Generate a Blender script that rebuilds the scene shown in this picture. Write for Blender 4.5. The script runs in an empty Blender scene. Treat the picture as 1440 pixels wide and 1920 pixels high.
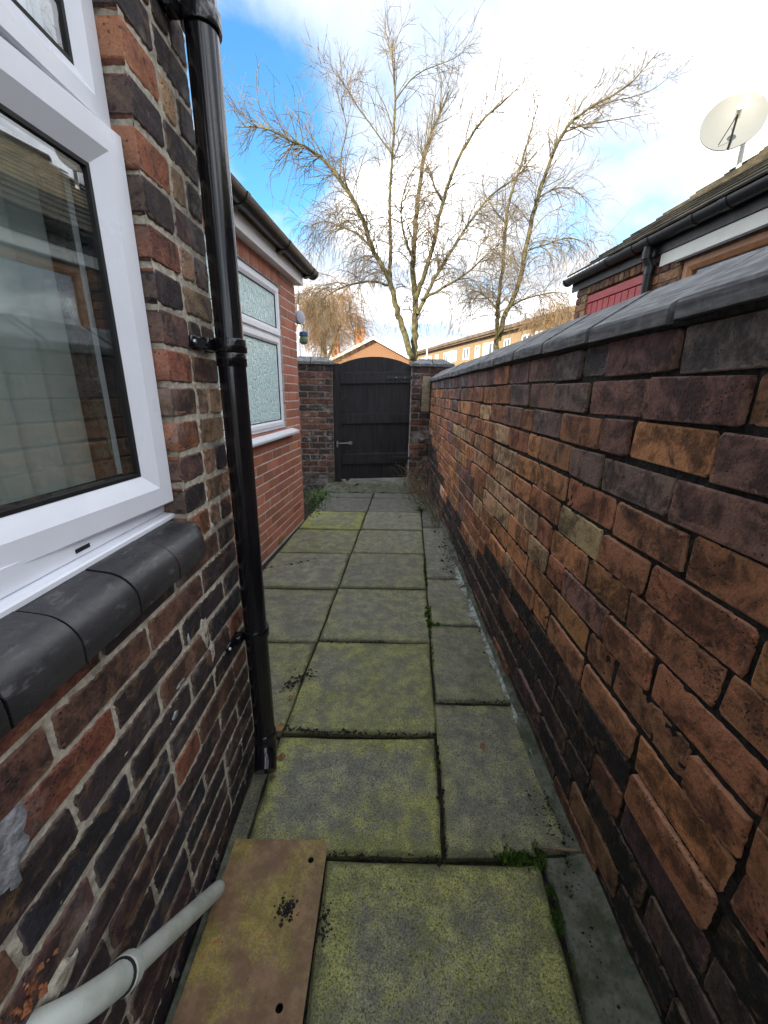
import bpy, bmesh, math, random
from mathutils import Vector, Matrix, noise
R = math.radians
rnd = random.Random(7)
scene = bpy.context.scene
COL = scene.collection

# ------------------------------------------------------------------ camera
F, CX, CY, H = 733.0, 720.0, 960.0, 1.3           # photo is 1440x1920
_down = Vector((675-CX, 3350-CY, F)).normalized()
_fw = Vector((726-CX, 735-CY, F)); _fw = (_fw-_down*_fw.dot(_down)).normalized()
_rt = _down.cross(_fw)
cam_d = bpy.data.cameras.new('camera'); cam = bpy.data.objects.new('camera', cam_d); COL.objects.link(cam)
cam_d.sensor_fit = 'VERTICAL'; cam_d.sensor_height = 36; cam_d.lens = F/1920*36
cam_d.clip_start = 0.02; cam_d.clip_end = 2000
m = Matrix(((_rt[0], -_rt[1], -_rt[2], 0), (_fw[0], -_fw[1], -_fw[2], 0), (-_down[0], _down[1], _down[2], H), (0, 0, 0, 1)))
cam.matrix_world = m
scene.camera = cam
def ray(u, v):
    d = Vector(((u-CX)/F, (v-CY)/F, 1)); return Vector((d.dot(_rt), d.dot(_fw), -d.dot(_down)))
def px(u, v, ax, val):
    """point where the photo's pixel meets the plane axis=val"""
    r = ray(u, v); o = Vector((0, 0, H)); return o + r*((val-o[ax])/r[ax])
def gp(u, v, z=0.0): return px(u, v, 2, z)

# ------------------------------------------------------------------ sky and sun
SUN_EL, SUN_AZ = R(22), Vector((-0.56, -0.83, 0)).normalized()      # sun stands left of and behind the camera
to_sun = Vector((SUN_AZ.x*math.cos(SUN_EL), SUN_AZ.y*math.cos(SUN_EL), math.sin(SUN_EL)))
world = bpy.data.worlds.new('World'); scene.world = world; world.use_nodes = True
wt = world.node_tree; wt.nodes.clear()
def wn(t): return wt.nodes.new(t)
def wl(a, b): wt.links.new(a, b)
def wmath(op, a, b=None, clamp=False):
    n = wn('ShaderNodeMath'); n.operation = op; n.use_clamp = clamp
    for i, x in enumerate((a, b)):
        if x is None: continue
        if isinstance(x, (int, float)): n.inputs[i].default_value = x
        else: wl(x, n.inputs[i])
    return n.outputs[0]
sky = wn('ShaderNodeTexSky'); sky.sky_type = 'NISHITA'; sky.sun_disc = False
sky.sun_elevation = SUN_EL; sky.sun_rotation = math.atan2(SUN_AZ.x, SUN_AZ.y)
sky.air_density = 1.0; sky.dust_density = 0.6; sky.ozone_density = 1.6
tc = wn('ShaderNodeTexCoord'); sep = wn('ShaderNodeSeparateXYZ'); wl(tc.outputs['Generated'], sep.inputs[0])
den = wmath('ADD', wmath('MAXIMUM', sep.outputs[2], 0.0), 0.28)
cmb = wn('ShaderNodeCombineXYZ'); wl(wmath('DIVIDE', sep.outputs[0], den), cmb.inputs[0]); wl(wmath('DIVIDE', sep.outputs[1], den), cmb.inputs[1])
cn = wn('ShaderNodeTexNoise'); cn.inputs['Scale'].default_value = 2.3; cn.inputs['Detail'].default_value = 9; cn.inputs['Roughness'].default_value = 0.56
cn.inputs['Distortion'].default_value = 0.35
mp = wn('ShaderNodeMapping'); mp.inputs['Location'].default_value = (3.1, 1.35, 0); wl(cmb.outputs[0], mp.inputs[0]); wl(mp.outputs[0], cn.inputs['Vector'])
cover = cn.outputs['Fac']
for (u, v, k, amt) in ((485, 285, 170, .27), (440, 80, 160, .19), (575, 350, 300, .20), (540, 70, 260, .10)):          # openings in the cloud
    d = ray(u, v).normalized(); vm = wn('ShaderNodeVectorMath'); vm.operation = 'DOT_PRODUCT'
    wl(tc.outputs['Generated'], vm.inputs[0]); vm.inputs[1].default_value = d
    g = wmath('POWER', wmath('MAXIMUM', vm.outputs['Value'], 0.0), k)
    cover = wmath('SUBTRACT', cover, wmath('MULTIPLY', g, amt))
ramp = wn('ShaderNodeMapRange'); ramp.inputs['From Min'].default_value = .18; ramp.inputs['From Max'].default_value = .46; ramp.interpolation_type = 'SMOOTHSTEP'
wl(cover, ramp.inputs['Value'])
thick = wn('ShaderNodeMapRange'); thick.inputs['From Min'].default_value = .45; thick.inputs['From Max'].default_value = .86
thick.inputs['To Min'].default_value = 0.0; thick.inputs['To Max'].default_value = 1.0; wl(cover, thick.inputs['Value'])
cc = wn('ShaderNodeMix'); cc.data_type = 'RGBA'; wl(thick.outputs[0], cc.inputs['Factor'])
cc.inputs['A'].default_value = (.92, 1.03, 1.21, 1); cc.inputs['B'].default_value = (6.6, 6.6, 6.6, 1)   # thin veil, bright cloud
sk = wn('ShaderNodeMix'); sk.data_type = 'RGBA'; sk.blend_type = 'MULTIPLY'; sk.inputs['Factor'].default_value = 1
wl(sky.outputs[0], sk.inputs['A']); sk.inputs['B'].default_value = (0.15, .29, .35, 1)
mx = wn('ShaderNodeMix'); mx.data_type = 'RGBA'; wl(ramp.outputs[0], mx.inputs['Factor']); wl(sk.outputs['Result'], mx.inputs['A']); wl(cc.outputs['Result'], mx.inputs['B'])
bg = wn('ShaderNodeBackground'); bg.inputs['Strength'].default_value = 0.15; wl(mx.outputs['Result'], bg.inputs['Color'])
wo = wn('ShaderNodeOutputWorld'); wl(bg.outputs[0], wo.inputs[0])
sd = bpy.data.lights.new('sun', 'SUN'); sd.energy = 2.0; sd.angle = R(0.53); sd.color = (1, .87, .68)
sun = bpy.data.objects.new('sun', sd); COL.objects.link(sun); sun.location = (-6, -8, 12)
sun.rotation_euler = (-to_sun).to_track_quat('-Z', 'Y').to_euler()
scene.view_settings.view_transform = 'Standard'; scene.view_settings.look = 'None'
scene.view_settings.exposure = 2.84; scene.view_settings.gamma = 1
scene.cycles.max_bounces = 8; scene.cycles.diffuse_bounces = 4; scene.cycles.transparent_max_bounces = 16

# ------------------------------------------------------------------ materials
class NT:
    def __init__(s, name):
        s.m = bpy.data.materials.new(name); s.m.use_nodes = True; s.t = s.m.node_tree; s.t.nodes.clear()
        s.out = s.n('ShaderNodeOutputMaterial'); s.b = s.n('ShaderNodeBsdfPrincipled'); s.l(s.b.outputs[0], s.out.inputs[0])
        s.geo = None
    def n(s, t): return s.t.nodes.new(t)
    def l(s, a, b): s.t.links.new(a, b)
    def put(s, x, sock):
        if isinstance(x, (int, float)): sock.default_value = x
        elif isinstance(x, tuple): sock.default_value = x if len(x) == 4 or sock.type == 'VECTOR' else x+(1,)
        else: s.l(x, sock)
    def pos(s, scale=(1, 1, 1), loc=(0, 0, 0), rand=0):
        if s.geo is None: s.geo = s.n('ShaderNodeNewGeometry').outputs['Position']
        v = s.geo
        if rand:
            oi = s.n('ShaderNodeObjectInfo'); c = s.n('ShaderNodeVectorMath'); c.operation = 'SCALE'
            c.inputs[0].default_value = (rand, rand*1.7, rand*.6); s.l(oi.outputs['Random'], c.inputs['Scale'])
            a = s.n('ShaderNodeVectorMath'); a.operation = 'ADD'; s.l(v, a.inputs[0]); s.l(c.outputs[0], a.inputs[1]); v = a.outputs[0]
        mp = s.n('ShaderNodeMapping'); mp.inputs['Scale'].default_value = scale; mp.inputs['Location'].default_value = loc
        s.l(v, mp.inputs[0]); return mp.outputs[0]
    def noise(s, scale, detail=4, rough=.55, vec=None, dist=0):
        n = s.n('ShaderNodeTexNoise'); n.inputs['Scale'].default_value = scale; n.inputs['Detail'].default_value = detail
        n.inputs['Roughness'].default_value = rough; n.inputs['Distortion'].default_value = dist
        s.l(vec if vec is not None else s.pos(), n.inputs['Vector']); return n.outputs['Fac']
    def voro(s, scale, vec=None, feat='F1', rand=1):
        n = s.n('ShaderNodeTexVoronoi'); n.feature = feat; n.inputs['Scale'].default_value = scale; n.inputs['Randomness'].default_value = rand
        s.l(vec if vec is not None else s.pos(), n.inputs['Vector']); return n
    def step(s, x, a, b, lo=0.0, hi=1.0):
        n = s.n('ShaderNodeMapRange'); n.interpolation_type = 'SMOOTHSTEP'
        n.inputs['From Min'].default_value = a; n.inputs['From Max'].default_value = b
        n.inputs['To Min'].default_value = lo; n.inputs['To Max'].default_value = hi
        s.put(x, n.inputs['Value']); return n.outputs[0]
    def math(s, op, a, b=0.0, clamp=False):
        n = s.n('ShaderNodeMath'); n.operation = op; n.use_clamp = clamp; s.put(a, n.inputs[0]); s.put(b, n.inputs[1]); return n.outputs[0]
    def mix(s, f, a, b, mode='MIX'):
        n = s.n('ShaderNodeMix'); n.data_type = 'RGBA'; n.blend_type = mode
        s.put(f, n.inputs['Factor']); s.put(a, n.inputs['A']); s.put(b, n.inputs['B']); return n.outputs['Result']
    def scale(s, c, k):
        n = s.n('ShaderNodeVectorMath'); n.operation = 'SCALE'; s.put(c, n.inputs[0]); s.put(k, n.inputs['Scale']); return n.outputs[0]
    def ocol(s, attr=False):
        if attr:
            n = s.n('ShaderNodeAttribute'); n.attribute_name = 'Col'; return n.outputs['Color']
        return s.n('ShaderNodeObjectInfo').outputs['Color']
    def bump(s, h, strength=.5, dist=.004):
        n = s.n('ShaderNodeBump'); n.inputs['Strength'].default_value = strength; n.inputs['Distance'].default_value = dist
        s.l(h, n.inputs['Height']); s.l(n.outputs[0], s.b.inputs['Normal']); return n
    def fin(s, col, rough=.8, spec=.3, metal=0.0):
        s.put(col, s.b.inputs['Base Color']); s.put(rough, s.b.inputs['Roughness'])
        s.b.inputs['Specular IOR Level'].default_value = spec; s.b.inputs['Metallic'].default_value = metal
        return s.m

def mat_brick(name, attr=False, soot=.5, pit=1.0, pale=.0, bump=.8, fine=1.0, mott=.6, edge=0.0):
    s = NT(name); c = s.ocol(attr); v = s.pos(rand=5)
    n1 = s.noise(13, 6, .62, v, .6); n2 = s.noise(190, 4, .65, v); n3 = s.noise(46, 6, .68, v)
    dark = s.math('MULTIPLY', s.step(n1, .50, .66), soot)
    col = s.mix(dark, c, (.018, .016, .018))
    warm = s.mix(.55, s.scale(c, 1.35), (.36, .20, .09)); cool = s.mix(.5, s.scale(c, .55), (.055, .042, .048))
    ws = s.noise(6.5, 6, .7, s.pos(loc=(4, 2, 9)), .6); col = s.mix(s.math('MULTIPLY', s.step(ws, .45, .58), soot*.92), col, s.mix(.5, s.scale(c, .16), (.017, .015, .018)))
    n4 = s.noise(21, 5, .65, s.pos(rand=9), .8)
    col = s.mix(s.step(n4, .50, .68, 0, mott), col, warm); col = s.mix(s.step(n4, .48, .34, 0, mott*.7), col, cool)
    col = s.mix(s.step(n3, .42, .70, 0, .35), col, s.scale(c, 1.5))
    col = s.mix(s.step(n2, .46, .66, 0, .55*fine), col, s.scale(col, .42)); col = s.mix(s.step(n2, .40, .26, 0, .45*fine), col, s.scale(col, 1.7))
    if edge:
        tcn = s.n('ShaderNodeTexCoord'); sx = s.n('ShaderNodeSeparateXYZ'); s.l(tcn.outputs['Generated'], sx.inputs[0])
        ex = s.math('MULTIPLY', s.math('MINIMUM', sx.outputs[0], s.math('SUBTRACT', 1.0, sx.outputs[0])), .24); ez = s.math('MULTIPLY', s.math('MINIMUM', sx.outputs[2], s.math('SUBTRACT', 1.0, sx.outputs[2])), .0885)
        ed = s.math('ADD', s.math('MINIMUM', ex, ez), s.math('MULTIPLY', s.math('SUBTRACT', n3, .5), .034))
        col = s.mix(s.step(ed, .007, .001, 0, edge), col, s.mix(.45, s.scale(c, 1.5), (.44, .32, .22)))
        col = s.mix(s.math('MULTIPLY', s.step(ed, .012, .026), s.step(n1, .42, .60, 0, edge*.7)), col, s.scale(c, .28))
    vp = s.voro(95, s.mix(.25, v, s.scale(v, 1.3))); pits = s.step(vp.outputs['Distance'], .10, .26, 1, 0)
    pitm = s.math('MULTIPLY', pits, s.step(s.noise(9, 2, .5, v), .45, .62, 0, pit))
    col = s.mix(s.math('MULTIPLY', pitm, .75), col, (.02, .016, .014))
    if pale:
        col = s.mix(s.math('MULTIPLY', s.step(s.noise(7, 5, .65, s.pos(loc=(3, 1, 7))), .57, .72), pale), col, (.42, .40, .40))
    hgt = s.math('SUBTRACT', s.math('ADD', s.math('MULTIPLY', n1, .8), s.math('ADD', s.math('MULTIPLY', n3, .55), s.math('MULTIPLY', n2, .22))), s.math('MULTIPLY', pitm, .8))
    s.bump(hgt, bump, .011)
    return s.fin(col, s.step(n3, .3, .7, .62, .9), .35)

def mat_rough(name, c1, c2, sc=20, rough=.85, bump=.4, dist=.003, spec=.3, fine=200, sp=.35):
    s = NT(name); n = s.noise(sc, 6, .6); f = s.noise(fine, 3, .6)
    col = s.mix(s.step(n, .35, .68), c1, c2); col = s.mix(s.step(f, .5, .75, 0, sp), col, s.scale(col, .4))
    s.bump(s.math('ADD', n, s.math('MULTIPLY', f, .4)), bump, dist)
    return s.fin(col, rough, spec)

def mat_plain(name, c, rough=.5, spec=.5, metal=0.0, var=.12, sc=30, bump=0.0):
    s = NT(name); n = s.noise(sc, 4, .6)
    col = s.mix(s.step(n, .35, .7, 0, var*2), c, tuple(x*.7 for x in c))
    if bump: s.bump(n, bump, .002)
    return s.fin(col, s.step(n, .3, .7, max(.02, rough-.06), rough+.08), spec, metal)

M = {}
M['brick_right'] = mat_brick('weathered_wall_brick', soot=.9, pit=1, bump=1.0, edge=.6)
M['brick_right_far'] = mat_brick('weathered_wall_brick_far', attr=True, soot=.95, pit=1, bump=1.0)
M['brick_house'] = mat_brick('house_brick', soot=.9, pit=.8, pale=.22, bump=.8, edge=.35)
M['brick_ext'] = mat_brick('extension_brick', soot=.10, pit=.1, bump=.2, fine=.6, mott=.12)
M['brick_pier'] = mat_brick('pier_brick', soot=.75, pit=.6, pale=.65, bump=.8)
M['brick_neigh'] = mat_brick('neighbour_brick', soot=.7, pit=.5, bump=.5)
M['brick_far'] = mat_brick('far_brick', soot=.1, pit=.0, bump=.1, mott=.1)
M['mortar_black'] = mat_rough('black_sooty_mortar', (.011, .011, .012), (.042, .038, .035), 70, .95, .9, .006)
def mat_house_mortar():
    s = NT('pale_house_mortar'); n = s.noise(60, 6, .65); w = s.noise(7, 4, .6); f = s.noise(260, 3)
    col = s.mix(s.step(n, .3, .7), (.31, .275, .22), (.56, .52, .43))
    col = s.mix(s.step(w, .52, .68, 0, .6), col, (.10, .093, .09))
    col = s.mix(s.step(f, .52, .72, 0, .5), col, s.scale(col, .5))
    s.bump(s.math('ADD', n, s.math('MULTIPLY', f, .5)), .9, .004)
    return s.fin(col, .92, .2)
M['mortar_house'] = mat_house_mortar()
M['mortar_ext'] = mat_rough('extension_mortar', (.40, .36, .33), (.54, .50, .47), 30, .9, .3, .002)
M['mortar_pier'] = mat_rough('pier_mortar', (.10, .09, .085), (.26, .24, .23), 12, .95, .7, .004)
M['mortar_neigh'] = mat_rough('neighbour_mortar', (.16, .14, .12), (.3, .27, .23), 20, .9, .5, .003)
def mat_coping():
    s = NT('slate_grey_coping'); g = s.noise(60, 4, .6, s.pos(scale=(1, .12, 1)))
    g2 = s.noise(16, 5, .6); f = s.noise(180, 3)
    col = s.mix(s.step(g, .35, .7), (.055, .056, .060), (.19, .192, .20)); col = s.mix(s.step(g2, .45, .7, 0, .5), col, (.27, .272, .28))
    col = s.mix(s.step(f, .5, .7, 0, .4), col, s.scale(col, .5))
    s.bump(s.math('ADD', g, s.math('MULTIPLY', g2, .6)), .5, .004); return s.fin(col, .72, .4)
M['coping'] = mat_coping()
M['upvc'] = mat_plain('white_upvc', (.74, .76, .82), .32, .45, var=.09, sc=8)
M['rubber'] = mat_plain('black_gasket', (.012, .012, .012), .6, .3)
def mat_black_pipe():
    s = NT('gloss_black_plastic'); n = s.noise(7, 4, .6); f = s.noise(90, 4, .7)
    col = s.mix(s.step(n, .45, .8, 0, .5), (.006, .006, .008), (.02, .019, .02)); col = s.mix(s.step(f, .66, .80, 0, .12), col, (.08, .075, .065))
    return s.fin(col, s.step(f, .35, .8, .10, .24), .5)
M['blackpipe'] = mat_black_pipe()
M['greypipe'] = mat_plain('dark_grey_plastic', (.022, .025, .030), .33, .5)
def mat_sill():
    s = NT('black_sill_paint'); n = s.noise(9, 5, .6); f = s.noise(120, 4, .65); sc = s.noise(55, 5, .7, s.pos(scale=(1, .35, 1)))
    col = s.mix(s.step(n, .35, .7, 0, .6), (.020, .020, .022), (.046, .045, .047))
    col = s.mix(s.step(sc, .56, .72, 0, .55), col, (.15, .145, .145))
    s.bump(s.math('ADD', n, s.math('MULTIPLY', f, .25)), .35, .004); return s.fin(col, s.step(f, .3, .7, .26, .46), .5)
M['sill'] = mat_sill()
def mat_glass(name, tint=(.965, .98, .975), ior=2.0):
    s = NT(name); s.t.nodes.remove(s.b)
    g_ = s.n('ShaderNodeNewGeometry'); d_ = s.n('ShaderNodeVectorMath'); d_.operation = 'DOT_PRODUCT'; s.l(g_.outputs['Incoming'], d_.inputs[0]); s.l(g_.outputs['Normal'], d_.inputs[1])
    f0 = ((ior-1)/(ior+1))**2; fr = s.math('ADD', s.math('MULTIPLY', s.math('POWER', s.math('SUBTRACT', 1.0, s.math('ABSOLUTE', d_.outputs['Value']), True), 5.0), 1-f0), f0)
    tr = s.n('ShaderNodeBsdfTransparent'); tr.inputs[0].default_value = tint+(1,)
    gl = s.n('ShaderNodeBsdfGlossy'); gl.inputs['Roughness'].default_value = 0.004; gl.inputs['Color'].default_value = (.95, .97, 1, 1)
    mx = s.n('ShaderNodeMixShader'); s.l(fr, mx.inputs[0]); s.l(tr.outputs[0], mx.inputs[1]); s.l(gl.outputs[0], mx.inputs[2]); s.l(mx.outputs[0], s.out.inputs[0])
    return s.m
M['glass'] = mat_glass('window_glass')
def mat_frost():
    s = NT('obscured_glass'); v = s.pos(scale=(1, 1, .45)); n = s.noise(60, 3, .6, v, 1.2); vo = s.voro(34, s.pos(scale=(1, 1, .5)), 'DISTANCE_TO_EDGE').outputs['Distance']
    col = s.mix(s.step(n, .35, .65), (.52, .78, .79), (.76, .90, .90))
    s.bump(s.math('ADD', n, s.step(vo, 0, .12)), .9, .006); s.b.inputs['Transmission Weight'].default_value = .05; s.b.inputs['IOR'].default_value = 1.45
    return s.fin(col, .14, .6)
M['frost'] = mat_frost()
M['blind'] = mat_plain('pale_blind_fabric', (.46, .49, .46), .9, .1, var=.06)
M['room'] = mat_plain('room_wall', (.24, .18, .12), .9, .1)
def mat_slab():
    s = NT('algae_stained_slab'); oc = s.n('ShaderNodeSeparateColor'); s.l(s.ocol(), oc.inputs[0])
    g, al, wet = oc.outputs[0], oc.outputs[1], oc.outputs[2]
    v = s.pos(rand=4); big = s.noise(2.6, 6, .66, v, .8); med = s.noise(15, 6, .70, v); f = s.noise(170, 3, .65); f2 = s.noise(300, 2, .5)
    base = s.mix(s.step(med, .35, .7), (.145, .143, .122), (.275, .268, .235)); base = s.scale(base, g)
    stones = s.step(s.voro(190).outputs['Distance'], .12, .3, 1, 0)
    base = s.mix(s.math('MULTIPLY', stones, .25), base, (.34, .33, .30))
    tcn = s.n('ShaderNodeTexCoord'); sx = s.n('ShaderNodeSeparateXYZ'); s.l(tcn.outputs['Generated'], sx.inputs[0])      # algae keeps to the edges and joints
    ed = s.math('MINIMUM', s.math('MINIMUM', sx.outputs[0], s.math('SUBTRACT', 1.0, sx.outputs[0])), s.math('MINIMUM', sx.outputs[1], s.math('SUBTRACT', 1.0, sx.outputs[1])))
    edge_a = s.step(ed, .22, .0, 0, .11)
    amask = s.math('MULTIPLY', s.step(s.math('ADD', s.math('ADD', s.math('MULTIPLY', big, .50), s.math('MULTIPLY', med, .25)), s.math('ADD', s.math('MULTIPLY', f, .50), s.math('ADD', edge_a, -.02))), .56, .72), al)
    amask = s.math('ADD', s.math('MULTIPLY', amask, s.step(f, .35, .62, .25, 1.0)), s.math('MULTIPLY', s.step(med, .3, .7, .0, .26), s.math('MULTIPLY', al, 2.0, True)))
    col = s.mix(s.math('MINIMUM', amask, .92), base, s.mix(s.step(med, .4, .65), (.22, .235, .045), (.36, .37, .085)))
    col = s.mix(s.step(big, .56, .74, 0, .28), col, s.mix(.5, s.scale(col, .45), (.05, .07, .035)))
    col = s.mix(s.step(f, .50, .68, 0, .80), col, (.034, .034, .026))
    col = s.mix(s.step(f2, .52, .62, 0, .55), col, (.030, .029, .024)); col = s.mix(s.step(f2, .44, .34, 0, .45), col, s.scale(col, 1.9))
    col = s.mix(s.step(s.math('ADD', ed, s.math('MULTIPLY', med, .09)), .092, .062, 0, .5), col, (.040, .044, .026)); col = s.mix(s.step(s.noise(31, 4, .7), .66, .74, 0, .8), col, (.018, .017, .015))
    s.bump(s.math('ADD', s.math('MULTIPLY', f, .7), s.math('ADD', s.math('MULTIPLY', f2, .4), s.math('MULTIPLY', med, 1.2))), .75, .004)
    return s.fin(col, s.step(med, .3, .7, .62, .85), .35)
M['slab'] = mat_slab()
M['cement'] = mat_rough('grey_green_cement', (.055, .068, .042), (.15, .155, .125), 16, .9, 1.0, .010, fine=110, sp=.8)
M['lime'] = mat_rough('white_lime_crust', (.16, .19, .165), (.44, .48, .48), 38, .9, .8, .004, fine=120, sp=.7)
M['soil'] = mat_rough('dark_soil', (.010, .009, .008), (.035, .030, .024), 60, .95, .8, .006)
M['earth'] = mat_rough('ground_earth', (.05, .05, .04), (.10, .095, .08), 4, .95, .5, .01)
M['moss'] = mat_rough('green_moss', (.035, .085, .012), (.10, .19, .025), 60, .9, .4, .002)
M['leafgreen'] = mat_rough('green_leaf', (.05, .12, .03), (.12, .22, .06), 40, .6, .2, .001)
M['leafbrown'] = mat_rough('brown_leaf', (.16, .07, .035), (.34, .17, .09), 40, .7, .3, .002)
M['drystem'] = mat_rough('dry_stem', (.13, .10, .07), (.24, .19, .13), 40, .85, .3, .002)
def mat_plate():
    s = NT('rusty_painted_plate'); b = s.noise(4.5, 5, .6, s.pos(loc=(.3, .35, 0)), .8); m2 = s.noise(24, 5, .65); f = s.noise(170, 3, .6)
    col = s.mix(s.step(m2, .35, .7), (.16, .088, .048), (.25, .155, .09))
    col = s.mix(s.step(s.math('ADD', s.math('MULTIPLY', b, .6), s.math('MULTIPLY', f, .5)), .53, .64), col, s.mix(s.step(m2, .4, .65), (.20, .175, .035), (.33, .285, .055)))
    col = s.mix(s.step(m2, .62, .72, 0, .8), col, (.28, .10, .03)); col = s.mix(s.step(f, .58, .72, 0, .8), col, (.05, .035, .02))
    s.bump(s.math('ADD', m2, f), .5, .002); return s.fin(col, .62, .4)
M['plate'] = mat_plate()
def mat_waste():
    s = NT('dirty_white_plastic'); n = s.noise(14, 5, .65); f = s.noise(150, 4, .7)
    col = s.mix(s.step(n, .4, .75), (.47, .50, .46), (.33, .36, .31)); col = s.mix(s.step(f, .6, .75, 0, .5), col, (.14, .13, .10)); return s.fin(col, .42, .4)
M['waste'] = mat_waste()
M['foam'] = mat_rough('orange_foam', (.17, .055, .022), (.32, .13, .06), 60, .85, .9, .006)
M['plaster'] = mat_rough('pale_plaster_patch', (.15, .155, .17), (.36, .37, .39), 30, .9, 1.0, .010, fine=70, sp=.6)
def mat_gate():
    s = NT('black_stained_timber'); g = s.noise(40, 5, .6, s.pos(scale=(1, 1, .07))); n = s.noise(5, 4)
    col = s.mix(s.step(g, .35, .7), (.006, .006, .008), (.021, .020, .025)); col = s.mix(s.step(n, .5, .7, 0, .4), col, (.035, .034, .037))
    s.bump(g, .5, .003); return s.fin(col, .6, .4)
M['gate'] = mat_gate()
M['timber'] = mat_rough('bare_weathered_timber', (.20, .17, .12), (.32, .28, .20), 25, .85, .3, .002)
M['steel'] = mat_plain('zinc_steel', (.42, .43, .45), .38, .5, .9)
M['dullsteel'] = mat_plain('dull_galvanised', (.22, .22, .23), .5, .5, .6)
M['ironblack'] = mat_plain('black_iron', (.012, .012, .013), .45, .5)
M['redpaint'] = mat_plain('red_gloss_paint', (.40, .030, .035), .4, .5, var=.08, sc=12)
M['brownpaint'] = mat_rough('tan_wood_frame', (.36, .17, .085), (.46, .23, .12), 12, .5, .15, .001, .4)
M['whitepaint'] = mat_plain('cream_white_paint', (.80, .81, .76), .55, .4, var=.06, sc=9)
M['tile'] = mat_rough('mossy_roof_tile', (.055, .050, .038), (.135, .115, .075), 7, .9, .6, .006)
M['fascia'] = mat_plain('white_fascia', (.70, .69, .70), .35, .4, var=.06)
M['gutter'] = mat_plain('brown_black_gutter', (.018, .016, .016), .35, .5)
M['dish'] = mat_plain('pale_grey_dish', (.135, .147, .145), .5, .4, var=.08, sc=5)
M['reel'] = mat_plain('grey_plastic_fitting', (.40, .42, .48), .45, .4)
M['blueplastic'] = mat_plain('blue_plastic', (.03, .10, .24), .4, .5)
M['greenplastic'] = mat_plain('green_grey_plastic', (.15, .22, .13), .5, .4)
M['bark'] = mat_rough('yellow_green_bark', (.042, .036, .022), (.125, .116, .044), 9, .9, .8, .012)
M['twig'] = mat_rough('brown_twig', (.095, .074, .047), (.185, .15, .092), 3, .85, .2, .002)
M['tantwig'] = mat_rough('tan_twig', (.22, .14, .075), (.33, .22, .12), 3, .85, .2, .002)
M['ivy'] = mat_rough('ivy_leaf', (.04, .06, .02), (.12, .12, .035), 3, .8, .2, .002)
M['farroof'] = mat_rough('far_roof_tile', (.10, .075, .055), (.16, .12, .09), 1, .9, .3, .01)
M['paneldark'] = mat_plain('dark_window_pane', (.05, .06, .075), .08, .6)
M['tar'] = mat_rough('dark_roof_felt', (.03, .03, .03), (.06, .06, .06), 5, .9, .4, .005)

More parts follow.
